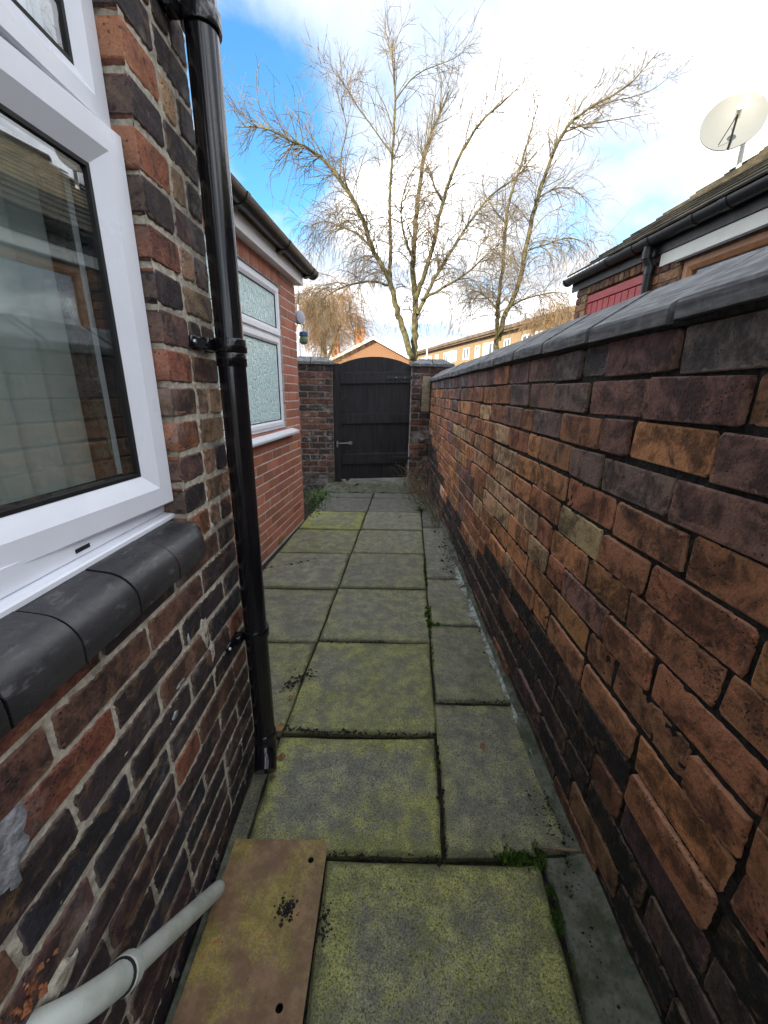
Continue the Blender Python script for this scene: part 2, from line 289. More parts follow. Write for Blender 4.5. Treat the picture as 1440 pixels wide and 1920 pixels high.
# ------------------------------------------------------------------ helpers
WO = {}                                             # world origin of every object (all parents are unrotated)
def tag(o, label=None, cat=None, group=None, kind=None):
    for k, v in (('label', label), ('category', cat), ('group', group), ('kind', kind)):
        if v: o[k] = v
    return o
def thing(name, loc, label, cat, group=None):
    o = bpy.data.objects.new(name, None); COL.objects.link(o); o.location = loc; o.empty_display_size = .1
    WO[o] = Vector(loc); return tag(o, label, cat, group)
def link(o, loc, parent=None, rz=None):
    COL.objects.link(o); loc = Vector(loc); WO[o] = loc
    if parent is not None: o.parent = parent; o.location = loc - WO[parent]
    else: o.location = loc
    if rz is not None: o.rotation_euler = (0, 0, rz)
    return o
class MB:
    def __init__(s): s.v = []; s.f = []; s.c = []
    def add(s, vs, fs, col=None):
        b = len(s.v); s.v += [Vector(p) for p in vs]; s.f += [tuple(i+b for i in f) for f in fs]
        s.c += [col]*len(fs); return s
    def box(s, x0, x1, y0, y1, z0, z1, M_=None):
        vs = [Vector((x, y, z)) for z in (z0, z1) for y in (y0, y1) for x in (x0, x1)]
        if M_: vs = [M_ @ p for p in vs]
        return s.add(vs, [(0, 2, 3, 1), (4, 5, 7, 6), (0, 1, 5, 4), (2, 6, 7, 3), (0, 4, 6, 2), (1, 3, 7, 5)])
    def bbox(s, x0, x1, y0, y1, z0, z1, b, M_=None):
        """box with chamfered edges"""
        xs, ys, zs = (x0, x1), (y0, y1), (z0, z1); vs = []; ix = {}
        for i in (0, 1):
            for j in (0, 1):
                for k in (0, 1):
                    p = (xs[i], ys[j], zs[k]); si, sj, sk = (b if i == 0 else -b), (b if j == 0 else -b), (b if k == 0 else -b)
                    for a, q in enumerate(((p[0], p[1]+sj, p[2]+sk), (p[0]+si, p[1], p[2]+sk), (p[0]+si, p[1]+sj, p[2]))):
                        ix[i, j, k, a] = len(vs); vs.append(Vector(q))
        fs = []
        for i in (0, 1): fs.append([ix[i, j, k, 0] for j, k in ((0, 0), (1, 0), (1, 1), (0, 1))][::1 if i else -1])
        for j in (0, 1): fs.append([ix[i, j, k, 1] for i, k in ((0, 0), (1, 0), (1, 1), (0, 1))][::-1 if j else 1])
        for k in (0, 1): fs.append([ix[i, j, k, 2] for i, j in ((0, 0), (1, 0), (1, 1), (0, 1))][::1 if k else -1])
        for j in (0, 1):
            for k in (0, 1): fs.append([ix[0, j, k, 1], ix[1, j, k, 1], ix[1, j, k, 2], ix[0, j, k, 2]])
        for i in (0, 1):
            for k in (0, 1): fs.append([ix[i, 0, k, 0], ix[i, 1, k, 0], ix[i, 1, k, 2], ix[i, 0, k, 2]])
        for i in (0, 1):
            for j in (0, 1): fs.append([ix[i, j, 0, 0], ix[i, j, 1, 0], ix[i, j, 1, 1], ix[i, j, 0, 1]])
        for i in (0, 1):
            for j in (0, 1):
                for k in (0, 1): fs.append([ix[i, j, k, 0], ix[i, j, k, 1], ix[i, j, k, 2]])
        if M_: vs = [M_ @ p for p in vs]
        return s.add(vs, fs)
    def prism(s, poly, d, M_=None):
        """closed polygon (list of 3-D points) swept by vector d"""
        n = len(poly); P = [Vector(p) for p in poly]; Q = [p+Vector(d) for p in P]; vs = P+Q
        if M_: vs = [M_ @ p for p in vs]
        return s.add(vs, [tuple(range(n))[::-1], tuple(range(n, 2*n))]+[(i, (i+1) % n, n+(i+1) % n, n+i) for i in range(n)])
    def tube(s, pts, rad, sides=8, caps=True, col=None):
        pts = [Vector(p) for p in pts]; n = len(pts); vs = []; fs = []; ref = None
        if not isinstance(rad, (list, tuple)): rad = [rad]*n
        for i, p in enumerate(pts):
            t = (pts[min(i+1, n-1)]-pts[max(i-1, 0)]); t = t.normalized() if t.length > 1e-9 else Vector((0, 0, 1))
            if ref is None: ref = Vector((1, 0, 0)) if abs(t.x) < .8 else Vector((0, 1, 0))
            a = t.cross(ref).normalized(); b = t.cross(a)
            for k in range(sides):
                an = 2*math.pi*k/sides; vs.append(p+(a*math.cos(an)+b*math.sin(an))*rad[i])
        for i in range(n-1):
            for k in range(sides):
                k2 = (k+1) % sides; fs.append((i*sides+k, i*sides+k2, (i+1)*sides+k2, (i+1)*sides+k))
        if caps: fs += [tuple(range(sides))[::-1], tuple(range((n-1)*sides, n*sides))]
        return s.add(vs, fs, col)
    def build(s, name, mat, parent=None, origin=None, smooth=False, angle=None):
        if origin is None: origin = WO[parent] if parent is not None else Vector((0, 0, 0))
        o_ = Vector(origin); me = bpy.data.meshes.new(name); me.from_pydata([tuple(p-o_) for p in s.v], [], s.f); me.update()
        bm = bmesh.new(); bm.from_mesh(me); bmesh.ops.recalc_face_normals(bm, faces=bm.faces); bm.to_mesh(me); bm.free()
        if isinstance(mat, str): mat = M[mat]
        me.materials.append(mat)
        if smooth: me.polygons.foreach_set('use_smooth', [True]*len(me.polygons))
        if smooth and angle: me.set_sharp_from_angle(angle=R(angle))
        return link(bpy.data.objects.new(name, me), o_, parent)
def ellipse_ring(c, a, b, r1, r2, n=16): return [c+a*(r1*math.cos(2*math.pi*i/n))+b*(r2*math.sin(2*math.pi*i/n)) for i in range(n)]

class Frame:
    """vertical wall plane: s runs along it, d stands out from it"""
    def __init__(s, o, deg):
        s.o = Vector(o); s.th = R(deg); s.t = Vector((math.cos(s.th), math.sin(s.th), 0)); s.n = Vector((math.sin(s.th), -math.cos(s.th), 0))
        s.M = Matrix(((s.t.x, s.n.x, 0, s.o.x), (s.t.y, s.n.y, 0, s.o.y), (0, 0, 1, 0), (0, 0, 0, 1)))       # (s, d, z) -> world
    def P(s, a, z, d=0): return s.M @ Vector((a, d, z))

def brick_mesh(name, L, Hh, D, bev, jit, rg, mat, ch=.012):
    vs = []; ang = ((-1, -1), (1, -1), (1, 1), (-1, 1)); out = []
    for i, (a, b) in enumerate(ang):
        c1, c2 = ch*rg.uniform(.4, 1.6), ch*rg.uniform(.4, 1.6); p = (a*L/2, b*Hh/2)
        q1 = (p[0]-a*c1, p[1]); q2 = (p[0], p[1]-b*c2)
        out += [q2, q1] if i in (0, 2) else [q1, q2]
    out = [(x+rg.uniform(-jit, jit), z+rg.uniform(-jit, jit)) for x, z in out]
    def inset(k): return [(x*(1-2*k/L), z*(1-2*k/Hh)) for x, z in out]
    for x, z in out: vs.append((x, D, z))
    for x, z in out: vs.append((x, bev*rg.uniform(.8, 1.5), z))
    for x, z in inset(bev*rg.uniform(.9, 1.3)): vs.append((x, rg.uniform(0, jit*.5), z))
    n = len(out); fs = [tuple(range(2*n, 3*n))]
    for r in (0, 1):
        for i in range(n): fs.append((r*n+i, r*n+(i+1) % n, (r+1)*n+(i+1) % n, (r+1)*n+i))
    me = bpy.data.meshes.new(name); me.from_pydata(vs, [], fs); me.update()
    bm = bmesh.new(); bm.from_mesh(me); bmesh.ops.recalc_face_normals(bm, faces=bm.faces)
    if sum(f.normal.y for f in bm.faces if len(f.verts) == n) > 0: bmesh.ops.reverse_faces(bm, faces=bm.faces)
    bm.to_mesh(me); bm.free(); me.polygons.foreach_set('use_smooth', [True]*len(me.polygons)); me.materials.append(mat)
    nl = []                                             # flat face, softly rounded arris
    for p in me.polygons:
        for vi in p.vertices:
            co = me.vertices[vi].co
            if vi >= 2*n: nl.append(Vector((co.x/L*.05, -1, co.z/Hh*.05)).normalized())
            else:
                ex, ez = abs(co.x)-L/2+.006, abs(co.z)-Hh/2+.006; a = Vector(((1 if co.x > 0 else -1)*max(0, ex), -.004, (1 if co.z > 0 else -1)*max(0, ez))).normalized(); nl.append(a)
    me.normals_split_custom_set(nl); return me

class Bricks:
    """pool of brick meshes and the placing of bricks on a wall frame"""
    def __init__(s, name, mat, Hh, D=.05, bev=.006, jit=.002, ch=.010, lens=(.258, .125, .19, .07), nv=5, seed=1):
        s.rg = random.Random(seed); s.lens = lens; s.pool = {L: [brick_mesh(name, L, Hh, D, bev, jit, s.rg, M[mat], ch) for _ in range(nv)] for L in lens}
        s.Hh = Hh; s.items = []
    def put(s, fr, parent, a0, a1, zc, col, d=0.0, hs=1.0, name='brick', tilt=.004):
        L = a1-a0; key = min(s.lens, key=lambda k: abs(k-L)); me = s.rg.choice(s.pool[key])
        s.items.append((fr, parent, (a0+a1)/2, zc, L/key, me, col, d, hs, name, s.rg.uniform(-tilt, tilt)))
    def flush(s, limit=None, stuff_mat=None, stuff_parent=None):
        its = s.items
        if limit and len(its) > limit:
            its.sort(key=lambda i: (i[0].P(i[2], i[3])-Vector((0, 0, H))).length if i[0].P(i[2], i[3]).y > .25 else 99)
            rest = its[limit:]; its = its[:limit]; vs = []; fs = []; cs = []; nls = []
            for fr, parent, a, z, sx, me, col, d, hs, name, tl in rest:
                b = len(vs); w0 = WO[stuff_parent]; nls += [(fr.t*c_.vector.x-fr.n*c_.vector.y+Vector((0, 0, c_.vector.z))).normalized() for c_ in me.corner_normals]
                for v in me.vertices: vs.append(fr.P(a+v.co.x*sx, z+v.co.z*hs, d-v.co.y)-w0)
                for p in me.polygons: fs.append([i+b for i in p.vertices]); cs += [col]*len(p.vertices)
            me = bpy.data.meshes.new('brick'); me.from_pydata(vs, [], fs); me.update()
            at = me.color_attributes.new('Col', 'FLOAT_COLOR', 'CORNER')
            at.data.foreach_set('color', [x for c in cs for x in (c[0], c[1], c[2], 1)])
            me.polygons.foreach_set('use_smooth', [True]*len(me.polygons)); me.materials.append(M[stuff_mat]); me.normals_split_custom_set(nls)
            o = link(bpy.data.objects.new('far_bricks', me), WO[stuff_parent], stuff_parent); o['kind'] = 'stuff'
        for fr, parent, a, z, sx, me, col, d, hs, name, tl in its:
            o = link(bpy.data.objects.new(name, me), fr.P(a, z, d), parent, fr.th); o.scale = (sx, 1, hs); o.color = (col[0], col[1], col[2], 1)
            o.rotation_euler = (0, tl, fr.th)
        s.items = []
def mixc(a, b, t): return tuple(x*(1-t)+y*t for x, y in zip(a, b))
def jitc(c, k, rg=rnd):
    f = rg.uniform(1-k, 1+k); return tuple(max(0, x*f*rg.uniform(1-k*.3, 1+k*.3)) for x in c)
def ragged_panel(fr, s0, s1, z0, z1, d, amp, step, seed=0, sc=45, holes=(), lowf=.45):
    """mortar bed: a finely broken sheet so its edge against the bricks is ragged"""
    mb = MB(); na = int((s1-s0)/step); nz = int((z1-z0)/step); vs = []
    for j in range(nz+1):
        for i in range(na+1):
            a = s0+(s1-s0)*i/na; z = z0+(z1-z0)*j/nz; q = Vector((a*sc+seed, z*sc, seed))
            h = noise.noise(q)+.6*noise.noise(q*2.3)+lowf*noise.noise(q*.28)
            vs.append(fr.P(a, z, d+amp*h))
    fs = []
    for j in range(nz):
        for i in range(na):
            a = s0+(s1-s0)*(i+.5)/na; z = z0+(z1-z0)*(j+.5)/nz
            if any(h[0] < a < h[1] and h[2] < z < h[3] for h in holes): continue
            b = j*(na+1)+i; fs.append((b, b+1, b+na+2, b+na+1))
    mb.add(vs, fs); return mb

# ------------------------------------------------------------------ ground and path
g = MB(); g.box(-400, 400, -200, 700, -1.0, -.03); o = g.build('ground', 'earth'); o['kind'] = 'structure'
path = MB(); path.box(-1.15, .63, -1.5, 5.75, -.06, -.022); path = path.build('path', 'soil'); path['kind'] = 'structure'
def jl(y, k):                                          # slab joint lines: k=2 right joint, k=1 left joint, k=0 far left
    x2 = .150+.0625*y; return x2-(2-k)*.618
def slab(pts, z, thick, col, tilt=(0, 0), sub=5, b=.007):
    """one paving slab from its four ground corners (anticlockwise from near left), worn edges, slightly uneven top"""
    P = [Vector((p[0], p[1], 0)) for p in pts]; c = sum(P, Vector())/4; rg = random.Random(int(c.x*1000+c.y*7777)); mb = MB()
    n = 6; ring = []
    for i in range(4):
        for k in range(n): ring.append(P[i].lerp(P[(i+1) % 4], k/n))
    def zz(p): return z+tilt[0]*(p.x-c.x)+tilt[1]*(p.y-c.y)
    N = len(ring); vs = []; j = [rg.uniform(-.0038, .0038) for _ in ring]
    for i, p in enumerate(ring):
        d = (c-p).normalized(); q = p+d*(.002+j[i]); vs.append(Vector((q.x, q.y, zz(p)-thick)))
    for i, p in enumerate(ring):
        d = (c-p).normalized(); q = p+d*(.002+j[i]); vs.append(Vector((q.x, q.y, zz(p)-b)))
    for i, p in enumerate(ring):
        d = (c-p).normalized(); q = p+d*(.002+j[i]+b*rg.uniform(.8, 1.6)); vs.append(Vector((q.x, q.y, zz(p)+rg.uniform(-.0008, .0008))))
    fs = [tuple(range(2*N, 3*N))]
    for r in (0, 1):
        for i in range(N): fs.append((r*N+i, r*N+(i+1) % N, (r+1)*N+(i+1) % N, (r+1)*N+i))
    mb.add(vs, fs); o = mb.build('paving_slab', 'slab', path, origin=(c.x, c.y, z)); o.color = col+(1,)
    return o
G_ = .004
rowy = [1.225, 1.828, 2.432, 3.05, 3.642, 4.25, 4.86, 5.10]
algA = [.55, .35, .30, .45, 1.6, .05, .05]; algB = [.75, .45, .35, .40, .25, .06, .06]
dyA = [0, 0, 0, 0, 0, .03, 0, -.02]
for i in range(7):
    y0, y1 = rowy[i]+G_, rowy[i+1]-G_; a0, a1 = y0-.012, y1-.012
    gA = (.95 if i < 5 else .72); gB = (1.0 if i < 5 else .75)
    slab([(jl(a0, 0)+G_, a0), (jl(a0, 1)-G_, a0), (jl(a1, 1)-G_, a1), (jl(a1, 0)+G_, a1)], rnd.uniform(-.006, .003), .04, (gA*rnd.uniform(.9, 1.08), algA[i], .5), (rnd.uniform(-.004, .004), rnd.uniform(-.004, .004)))
    slab([(jl(y0, 1)+G_, y0), (jl(y0, 2)-G_, y0), (jl(y1, 2)-G_, y1), (jl(y1, 1)+G_, y1)], rnd.uniform(-.003, .003), .04, (gB*rnd.uniform(.92, 1.08), algB[i], .5), (rnd.uniform(-.004, .004), rnd.uniform(-.004, .004)))
slab([(-.395, .80), (.190, .80), (.215, 1.215), (-.395, 1.205)], .001, .04, (.98, 1.15, .5))                       # near slab beside the pipe foot
slab([(-.455, .80), (-.402, .80), (-.402, 1.205), (-.455, 1.205)], -.012, .04, (.6, .2, .5))                        # cut strip against the house
slab([(-.150, .20), (.440, .20), (.470, .788), (-.150, .788)], .002, .04, (.92, .85, .5))                           # nearest slab
slab([(-.150, -.42), (.440, -.42), (.440, .19), (-.150, .19)], 0, .04, (.92, .6, .5))
slab([(.200, .80), (.585, .815), (.585, 1.392), (.232, 1.392)], .003, .04, (.95, .50, .5))
slab([(.240, 1.402), (.585, 1.402), (.585, 1.995), (.272, 1.995)], .0, .04, (.90, .32, .5))
slab([(.282, 2.005), (.585, 2.005), (.585, 2.60), (.314, 2.60)], -.003, .04, (1.05, .35, .5))
slab([(.318, 2.61), (.585, 2.61), (.585, 3.75), (.388, 3.75)], -.004, .04, (1.0, .12, .5))
slab([(.392, 3.76), (.585, 3.76), (.585, 5.1), (.47, 5.1)], -.006, .04, (.72, .05, .5))
slab([(-.95, .60), (-.47, .60), (-.47, 1.21), (-.95, 1.21)], -.01, .04, (.8, .4, .5))
# cement threshold in front of the gate
th = MB(); nn = 14; top = []; bot = []
for i in range(nn+1):
    x = -.86+1.46*i/nn; top.append((x, 5.70+.02*math.sin(i*2.1), .015+.012*math.sin(i*1.3))); bot.append((x, 5.12+.05*math.sin(i*1.7)+.02*i/nn, .0))
vs = [Vector(p) for p in bot]+[Vector(p) for p in top]+[Vector((p[0], p[1]-.004, -.04)) for p in bot]
th.add(vs, [(i, i+1, nn+2+i, nn+1+i) for i in range(nn)]+[(2*nn+2+i, 2*nn+3+i, i+1, i) for i in range(nn)]); th.build('cement_threshold', 'cement', path)
# cement fillet running up to the right-hand wall, nearest the camera
fl = MB(); ys = [-.5+.1*i for i in range(14)]; prof = []
for i, y in enumerate(ys):
    xi = .452+.03*max(0, min(1, (y-.2)/.6))+rnd.uniform(-.008, .008); prof.append([(xi, y, -.03), (xi+.006, y, .004+rnd.uniform(0, .004)), (.545+rnd.uniform(-.008, .008), y, .012+rnd.uniform(-.003, .004)), (.606, y, .034+rnd.uniform(-.006, .008))])
vs = [Vector(p) for r in prof for p in r]; fl.add(vs, [(i*4+k, i*4+k+1, i*4+k+5, i*4+k+4) for i in range(len(ys)-1) for k in range(3)])
fl.build('cement_fillet', 'cement', path, smooth=True)
# small cement haunch along the rest of the wall foot
fl = MB(); ys = [.8+.12*i for i in range(40)]; prof = []
for y in ys: prof.append([(.562+rnd.uniform(-.012, .012), y, .001), (.606, y, .022+rnd.uniform(-.01, .012))])
vs = [Vector(p) for r in prof for p in r]; fl.add(vs, [(i*2, i*2+1, i*2+3, i*2+2) for i in range(len(ys)-1)]); fl.build('cement_haunch', 'cement', path)
# white lime crust beside the wall
lc = MB()
for (y0, y1, w) in ((1.42, 1.97, .030), (1.98, 2.30, .05), (2.32, 2.80, .055), (1.12, 1.40, .014)):
    n = 46; L_ = []
    for i in range(n+1):
        y = y0+(y1-y0)*i/n; e = math.sin(math.pi*i/n)**.5; k = max(.05, .55+.7*noise.noise(Vector((y*14, 3, 1)))+.45*noise.noise(Vector((y*60, 7, 1))))
        L_.append((Vector((.568-w*e*k, y, .0038)), Vector((.570+.004*e, y, .009))))
    lc.add([p for q in L_ for p in q], [(i*2, i*2+1, i*2+3, i*2+2) for i in range(n)])
lc.build('lime_crust', 'lime', path)

# ------------------------------------------------------------------ boundary wall on the right
FR = Frame((.60, 0, 0), -90)                            # s = -y
wall = thing('boundary_wall', (.75, 2.5, 0), 'long sooty brown brick boundary wall with sloping slate-grey coping, right of the path', 'wall')
core = MB(); core.box(.635, .90, -1.0, 5.62, -.05, 1.44); core.build('wall_core', 'mortar_black', wall)
ragged_panel(FR, -5.62, -.15, 0, 1.45, -.0078, .0052, .012, 3, 60).build('mortar_bed', 'mortar_black', wall, smooth=True)
BR = Bricks('wall_brick', 'brick_right', .0885, .05, .0034, .0036, .0075, (.262, .128, .195, .075), 7, 11)
pal = dict(buff=(.74, .49, .29), orange=(.66, .30, .13), red=(.48, .20, .11), purple=(.25, .145, .135), grey=(.175, .152, .158), black=(.024, .021, .024), yellow=(.58, .43, .22), brown=(.38, .19, .10))
CH = 1.445/14.6
def right_col(y, z, rg):
    low = .40-.055*(y-1)+.20*noise.noise(Vector((y*1.4, z*2.3, 2.2)))
    if y < 1.0: low = .46+.2*noise.noise(Vector((y*1.4, z*2.3, 2.2)))
    low = max(low, .12+.10*noise.noise(Vector((y*3, 4, 1))))
    if y > 3.9: low = max(low, .42+.22*(y-3.9)+.15*noise.noise(Vector((y*2, z*2, 8))))
    r = rg.random()
    if z < low: return jitc(pal['black'] if r < .62 else (mixc(pal['black'], pal['purple'], .25) if r < .90 else mixc(pal['black'], pal['red'], .4)), .35, rg)
    if z > 1.345: return jitc(pal['grey'] if r < .55 else (pal['purple'] if r < .9 else pal['red']), .25, rg)
    t = .75*noise.noise(Vector((y*1.3, z*3.0, 5.5)))+rg.uniform(-.42, .42)      # neighbouring bricks keep a related tone
    if z > 1.06: t -= .38*(z-1.06)/.3
    else: t += .10
    order = ('grey', 'purple', 'purple', 'brown', 'red', 'red', 'orange', 'orange', 'red', 'buff', 'buff')
    return jitc(mixc(pal[order[max(0, min(len(order)-1, int((t+.75)/1.5*len(order))))]], pal['red'], .22), .16, rg)
rg = random.Random(5)
for c in range(15):
    zc = 1.445-CH*(c+.5)
    y = -.75-rg.uniform(0, .2)
    while y < 5.55:
        r = rg.random(); L = .262 if r < .74 else (.128 if r < .94 else .195); L *= rg.uniform(.94, 1.05); y1 = min(y+L, 5.60); j = rg.uniform(.007, .015)
        if y1-y > .05:
            col = right_col(y, zc, rg)
            if c == 5 and .93 < (y+y1)/2 < 1.2: col = pal['yellow']
            BR.put(FR, wall, -y1, -y, zc+rg.uniform(-.003, .003), col, rg.uniform(-.005, .007), rg.uniform(.96, 1.03), tilt=.005)
        y = y1+j
BR.flush(300, 'brick_right_far', wall)
# coping stones: saddle-back slate-grey blocks
def coping_piece(name, parent, fr, s0, s1, half, z0, lip, rise, mat='coping', over=0, ridge=.02):
    mb = MB(); rg_ = random.Random(int(s0*991)); b = .004
    prof = [(-half, z0), (-half, z0+lip-b), (-half+b, z0+lip+b), (-ridge, z0+lip+rise), (ridge, z0+lip+rise), (half-b, z0+lip+b), (half, z0+lip-b), (half, z0)]
    P = [fr.M @ Vector((s0, d, z)) for d, z in prof]; mb.prism(P, fr.t*(s1-s0)); o = mb.build(name, mat, parent, origin=fr.P((s0+s1)/2, z0))
    o.rotation_euler = (rg_.uniform(-.006, .006), rg_.uniform(-.006, .006), rg_.uniform(-.004, .004)); o.location.z += rg_.uniform(-.003, .003); return o
FC = Frame((.75, 0, 0), -90)
ys = [-.85]; 
while ys[-1] < 5.3: ys.append(ys[-1]+.345)
ys[-1] = 5.60
for i in range(len(ys)-1): coping_piece('coping_stone', wall, FC, -ys[i+1]+.012, -ys[i]-.011, .182, 1.447, .034, .103)
cb = MB(); cb.box(.585, .915, -.85, 5.6, 1.438, 1.452); cb.build('coping_bed', 'mortar_black', wall)

# ------------------------------------------------------------------ house on the left
FH = Frame((-.46, 0, 0), 90)                            # s = y, d points to +x
house = thing('brick_house', (-2.5, -2, 0), 'dark old brick house with white-framed window and black sill, nearest on the left', 'house')
hb = MB(); hb.box(-8.5, -.475, -7.0, -1.2, -.05, 5.2)                     # body of the house, two storeys, behind and beside the camera
hb.box(-8.5, -.475, -1.2, 1.125, 2.25, 5.2)
hb.box(-8.5, -1.9, -1.2, 1.125, -.05, 2.25); hb.box(-1.9, -.475, .99, 1.125, -.05, 2.25); hb.box(-1.9, -.62, .905, .99, -.05, 2.25)
hb.box(-1.9, -.475, -1.2, -.75, -.05, 2.25); hb.box(-1.9, -.475, -.75, .99, -.05, .93); hb.build('wall_body', 'mortar_house', house)
rf = MB(); rf.prism([(-8.8, -7.2, 5.2), (-.2, -7.2, 5.2), (-.2, -7.2, 5.28), (-4.5, -7.2, 7.4), (-8.8, -7.2, 5.28)], (0, 8.5, 0)); rf.build('roof', 'tile', house)
WIN_Z0, WIN_Y1 = .985, .868
wallp = ragged_panel(FH, .12, 1.13, 0, 3.05, -.0042, .0036, .0065, 9, 70, holes=((-.8, WIN_Y1+.004, .945, 2.2),)).build('wall', 'mortar_house', house, smooth=True)
# joints beside the window opening (reveal) and the house corner
FV = Frame((-.46, WIN_Y1+.003, 0), 0)                   # reveal faces the camera, s runs towards +x
ragged_panel(FV, -.16, -.006, .93, 2.3, -.004, .003, .007, 4, 70).build('reveal_mortar', 'mortar_house', house, smooth=True)
HB = Bricks('house_brick', 'brick_house', .062, .05, .0035, .002, .006, (.222, .104, .16, .05), 7, 21)
hp = dict(dark=(.038, .026, .028), blue=(.026, .025, .036), red=(.20, .070, .044), orange=(.33, .125, .06), brown=(.115, .056, .040), purple=(.078, .042, .043), tan=(.32, .205, .125))
HC = .0745; rg = random.Random(9)
def house_col(y, z, rg):
    if z > 1.02: k = ('red', 'brown', 'purple', 'orange', 'red', 'tan', 'brown')
    elif z > .78: k = ('red', 'brown', 'brown', 'dark', 'red')
    elif z > .35: k = ('dark', 'purple', 'blue', 'brown', 'dark', 'red', 'brown', 'purple', 'dark')
    else: k = ('dark', 'blue', 'dark', 'purple', 'blue')
    return jitc(hp[rg.choice(k)], .25, rg)
z_top = 1.084+HC*26; c = 0
zs = []; z = z_top
while z > .02: zs.append(z); z -= HC
for c, z1 in enumerate(zs):
    zc = z1-HC/2; even = c % 2 == 0
    if .97 < zc < 2.165:                                # pier between the window and the corner
        w = .104 if even else .110; j = WIN_Y1+w
        HB.put(FH, wallp, WIN_Y1, j, zc, jitc(hp[rg.choice(('dark', 'purple', 'brown', 'red', 'dark', 'orange', 'purple'))], .25, rg), rg.uniform(-.001, .0025), rg.uniform(.95, 1.05))
        cuts = [(j+.014, 1.125)] if even else [(j+.013, j+.065), (j+.078, 1.125)]
        for a0, a1 in cuts: HB.put(FH, wallp, a0, a1, zc, jitc(hp[rg.choice(('dark', 'tan', 'purple', 'brown', 'tan'))], .25, rg), rg.uniform(-.001, .0025), rg.uniform(.95, 1.05))
        HB.put(FV, wallp, -.150 if even else -.10, -.002, zc, jitc(hp[rg.choice(('red', 'orange', 'red', 'brown'))], .2, rg), 0.0, 1.0)
    else:
        y = 1.125; stop = 1.0 if 2.165 < zc < 2.315 else -1.1
        first = .104 if even else .222
        while y > stop:
            L = (min(first, .12) if stop > 0 else first) if y > 1.1 else (.222 if (rg.random() < .7 or c % 4 != 2) else .104); y0 = y-L
            HB.put(FH, wallp, y0, y, zc, house_col(y, zc, rg), rg.uniform(-.0015, .0025), rg.uniform(.95, 1.06), tilt=.006); y = y0-rg.uniform(.010, .015)
HB.flush(300, 'brick_right_far', house)
# plaster patch and smears on the wall low at the left
def blob_panel(name, fr, cs, cz, rs, rz, d, mat, parent, seed, n=26, amp=.004):
    mb = MB(); vs = [fr.P(cs, cz, d+amp)]; rings = 5
    for r in range(1, rings+1):
        for i in range(n):
            a = 2*math.pi*i/n; k = r/rings*(1+.6*noise.noise(Vector((math.cos(a)*1.7+seed, math.sin(a)*1.7, seed)))+.32*noise.noise(Vector((math.cos(a)*6+seed, math.sin(a)*6, seed))))
            s_, z_ = cs+rs*k*math.cos(a), cz+rz*k*math.sin(a); vs.append(fr.P(s_, z_, d+(amp*(1+noise.noise(Vector((s_*40, z_*40, seed)))) if r < rings else -.004)))
    fs = [(0, 1+i, 1+(i+1) % n) for i in range(n)]+[(1+r*n+i, 1+r*n+(i+1) % n, 1+(r+1)*n+(i+1) % n, 1+(r+1)*n+i) for r in range(rings-1) for i in range(n)]
    mb.add(vs, fs); return mb.build(name, mat, parent, smooth=True)
q = MB(); q.bbox(-.56, -.452, -.78, .998, 2.166, 2.312, .004); q.build('lintel', 'cement', house)
blob_panel('plaster_patch', FH, .325, .765, .045, .075, -.001, 'plaster', house, 2, 40, .0022)
for k, (y, z, a, b) in enumerate(((.87, .70, .022, .05), (.90, .61, .014, .04), (.735, .655, .022, .006), (.70, .60, .014, .010), (.795, .73, .006, .016))):
    blob_panel('mortar_smear', FH, y, z, a, b, -.001, 'plaster' if k in (2, 3, 4) else 'mortar_house', house, 3+k, 18, .003)

# window: outer frame, casement, top light, glass
wx = -.515
win = MB()
def ring(mb, y0, y1, z0, z1, w, x0, x1, bev=.0, inner=None):
    """rectangular ring; the front inner edge can be chamfered by (width, depth)"""
    o_ = [(y0, z0), (y1, z0), (y1, z1), (y0, z1)]; i_ = [(y0+w, z0+w), (y1-w, z0+w), (y1-w, z1-w), (y0+w, z1-w)]
    loops = [[(x0, p) for p in o_], [(x1-bev, p) for p in o_]]
    ob = [(y0+bev, z0+bev), (y1-bev, z0+bev), (y1-bev, z1-bev), (y0+bev, z1-bev)]; loops.append([(x1, p) for p in ob])
    if inner:
        iw, idp = inner; k = w-iw; loops.append([(x1, p) for p in [(y0+k, z0+k), (y1-k, z0+k), (y1-k, z1-k), (y0+k, z1-k)]]); loops.append([(x1-idp, p) for p in i_])
    else: loops.append([(x1, p) for p in i_])
    loops.append([(x0, p) for p in i_]); vs = [Vector((x, p[0], p[1])) for L in loops for x, p in L]; fs = []
    for r in range(len(loops)):
        a, b = r*4, ((r+1) % len(loops))*4
        for i in range(4): fs.append((a+i, a+(i+1) % 4, b+(i+1) % 4, b+i))
    mb.add(vs, fs)
Y0, Y1 = -.62, .862
ring(win, Y0, Y1+.034, 1.022, 2.16, .040, wx-.06, wx, .003)
win.box(wx-.058, wx-.001, Y0+.04, Y1-.006, 1.706, 1.742)                                     # transom
win.box(wx-.058, wx-.001, .255, .295, 1.058, 2.12)                                           # mullion
window = win.build('window', 'upvc', house)
sub = MB(); sub.bbox(wx-.04, wx+.022, Y0, Y1+.036, 1.008, 1.0215, .003); sub.build('cill_board', 'upvc', window)
AJ = Matrix.Translation((wx, .72, 0)) @ Matrix.Rotation(R(-5.4), 4, 'Z') @ Matrix.Translation((-wx, -.72, 0))        # the casement stands ajar
def ajar(mb): mb.v = [AJ @ v for v in mb.v]; return mb
sash = MB(); ring(sash, .298, .862, 1.052, 1.728, .075, wx-.045, wx+.020, .004, (.034, .018)); sash = ajar(sash).build('casement', 'upvc', window)
ring_t = MB(); ring(ring_t, .298, .862, 1.733, 2.118, .060, wx-.045, wx+.016, .003, (.026, .014)); ring_t.build('top_light', 'upvc', window)
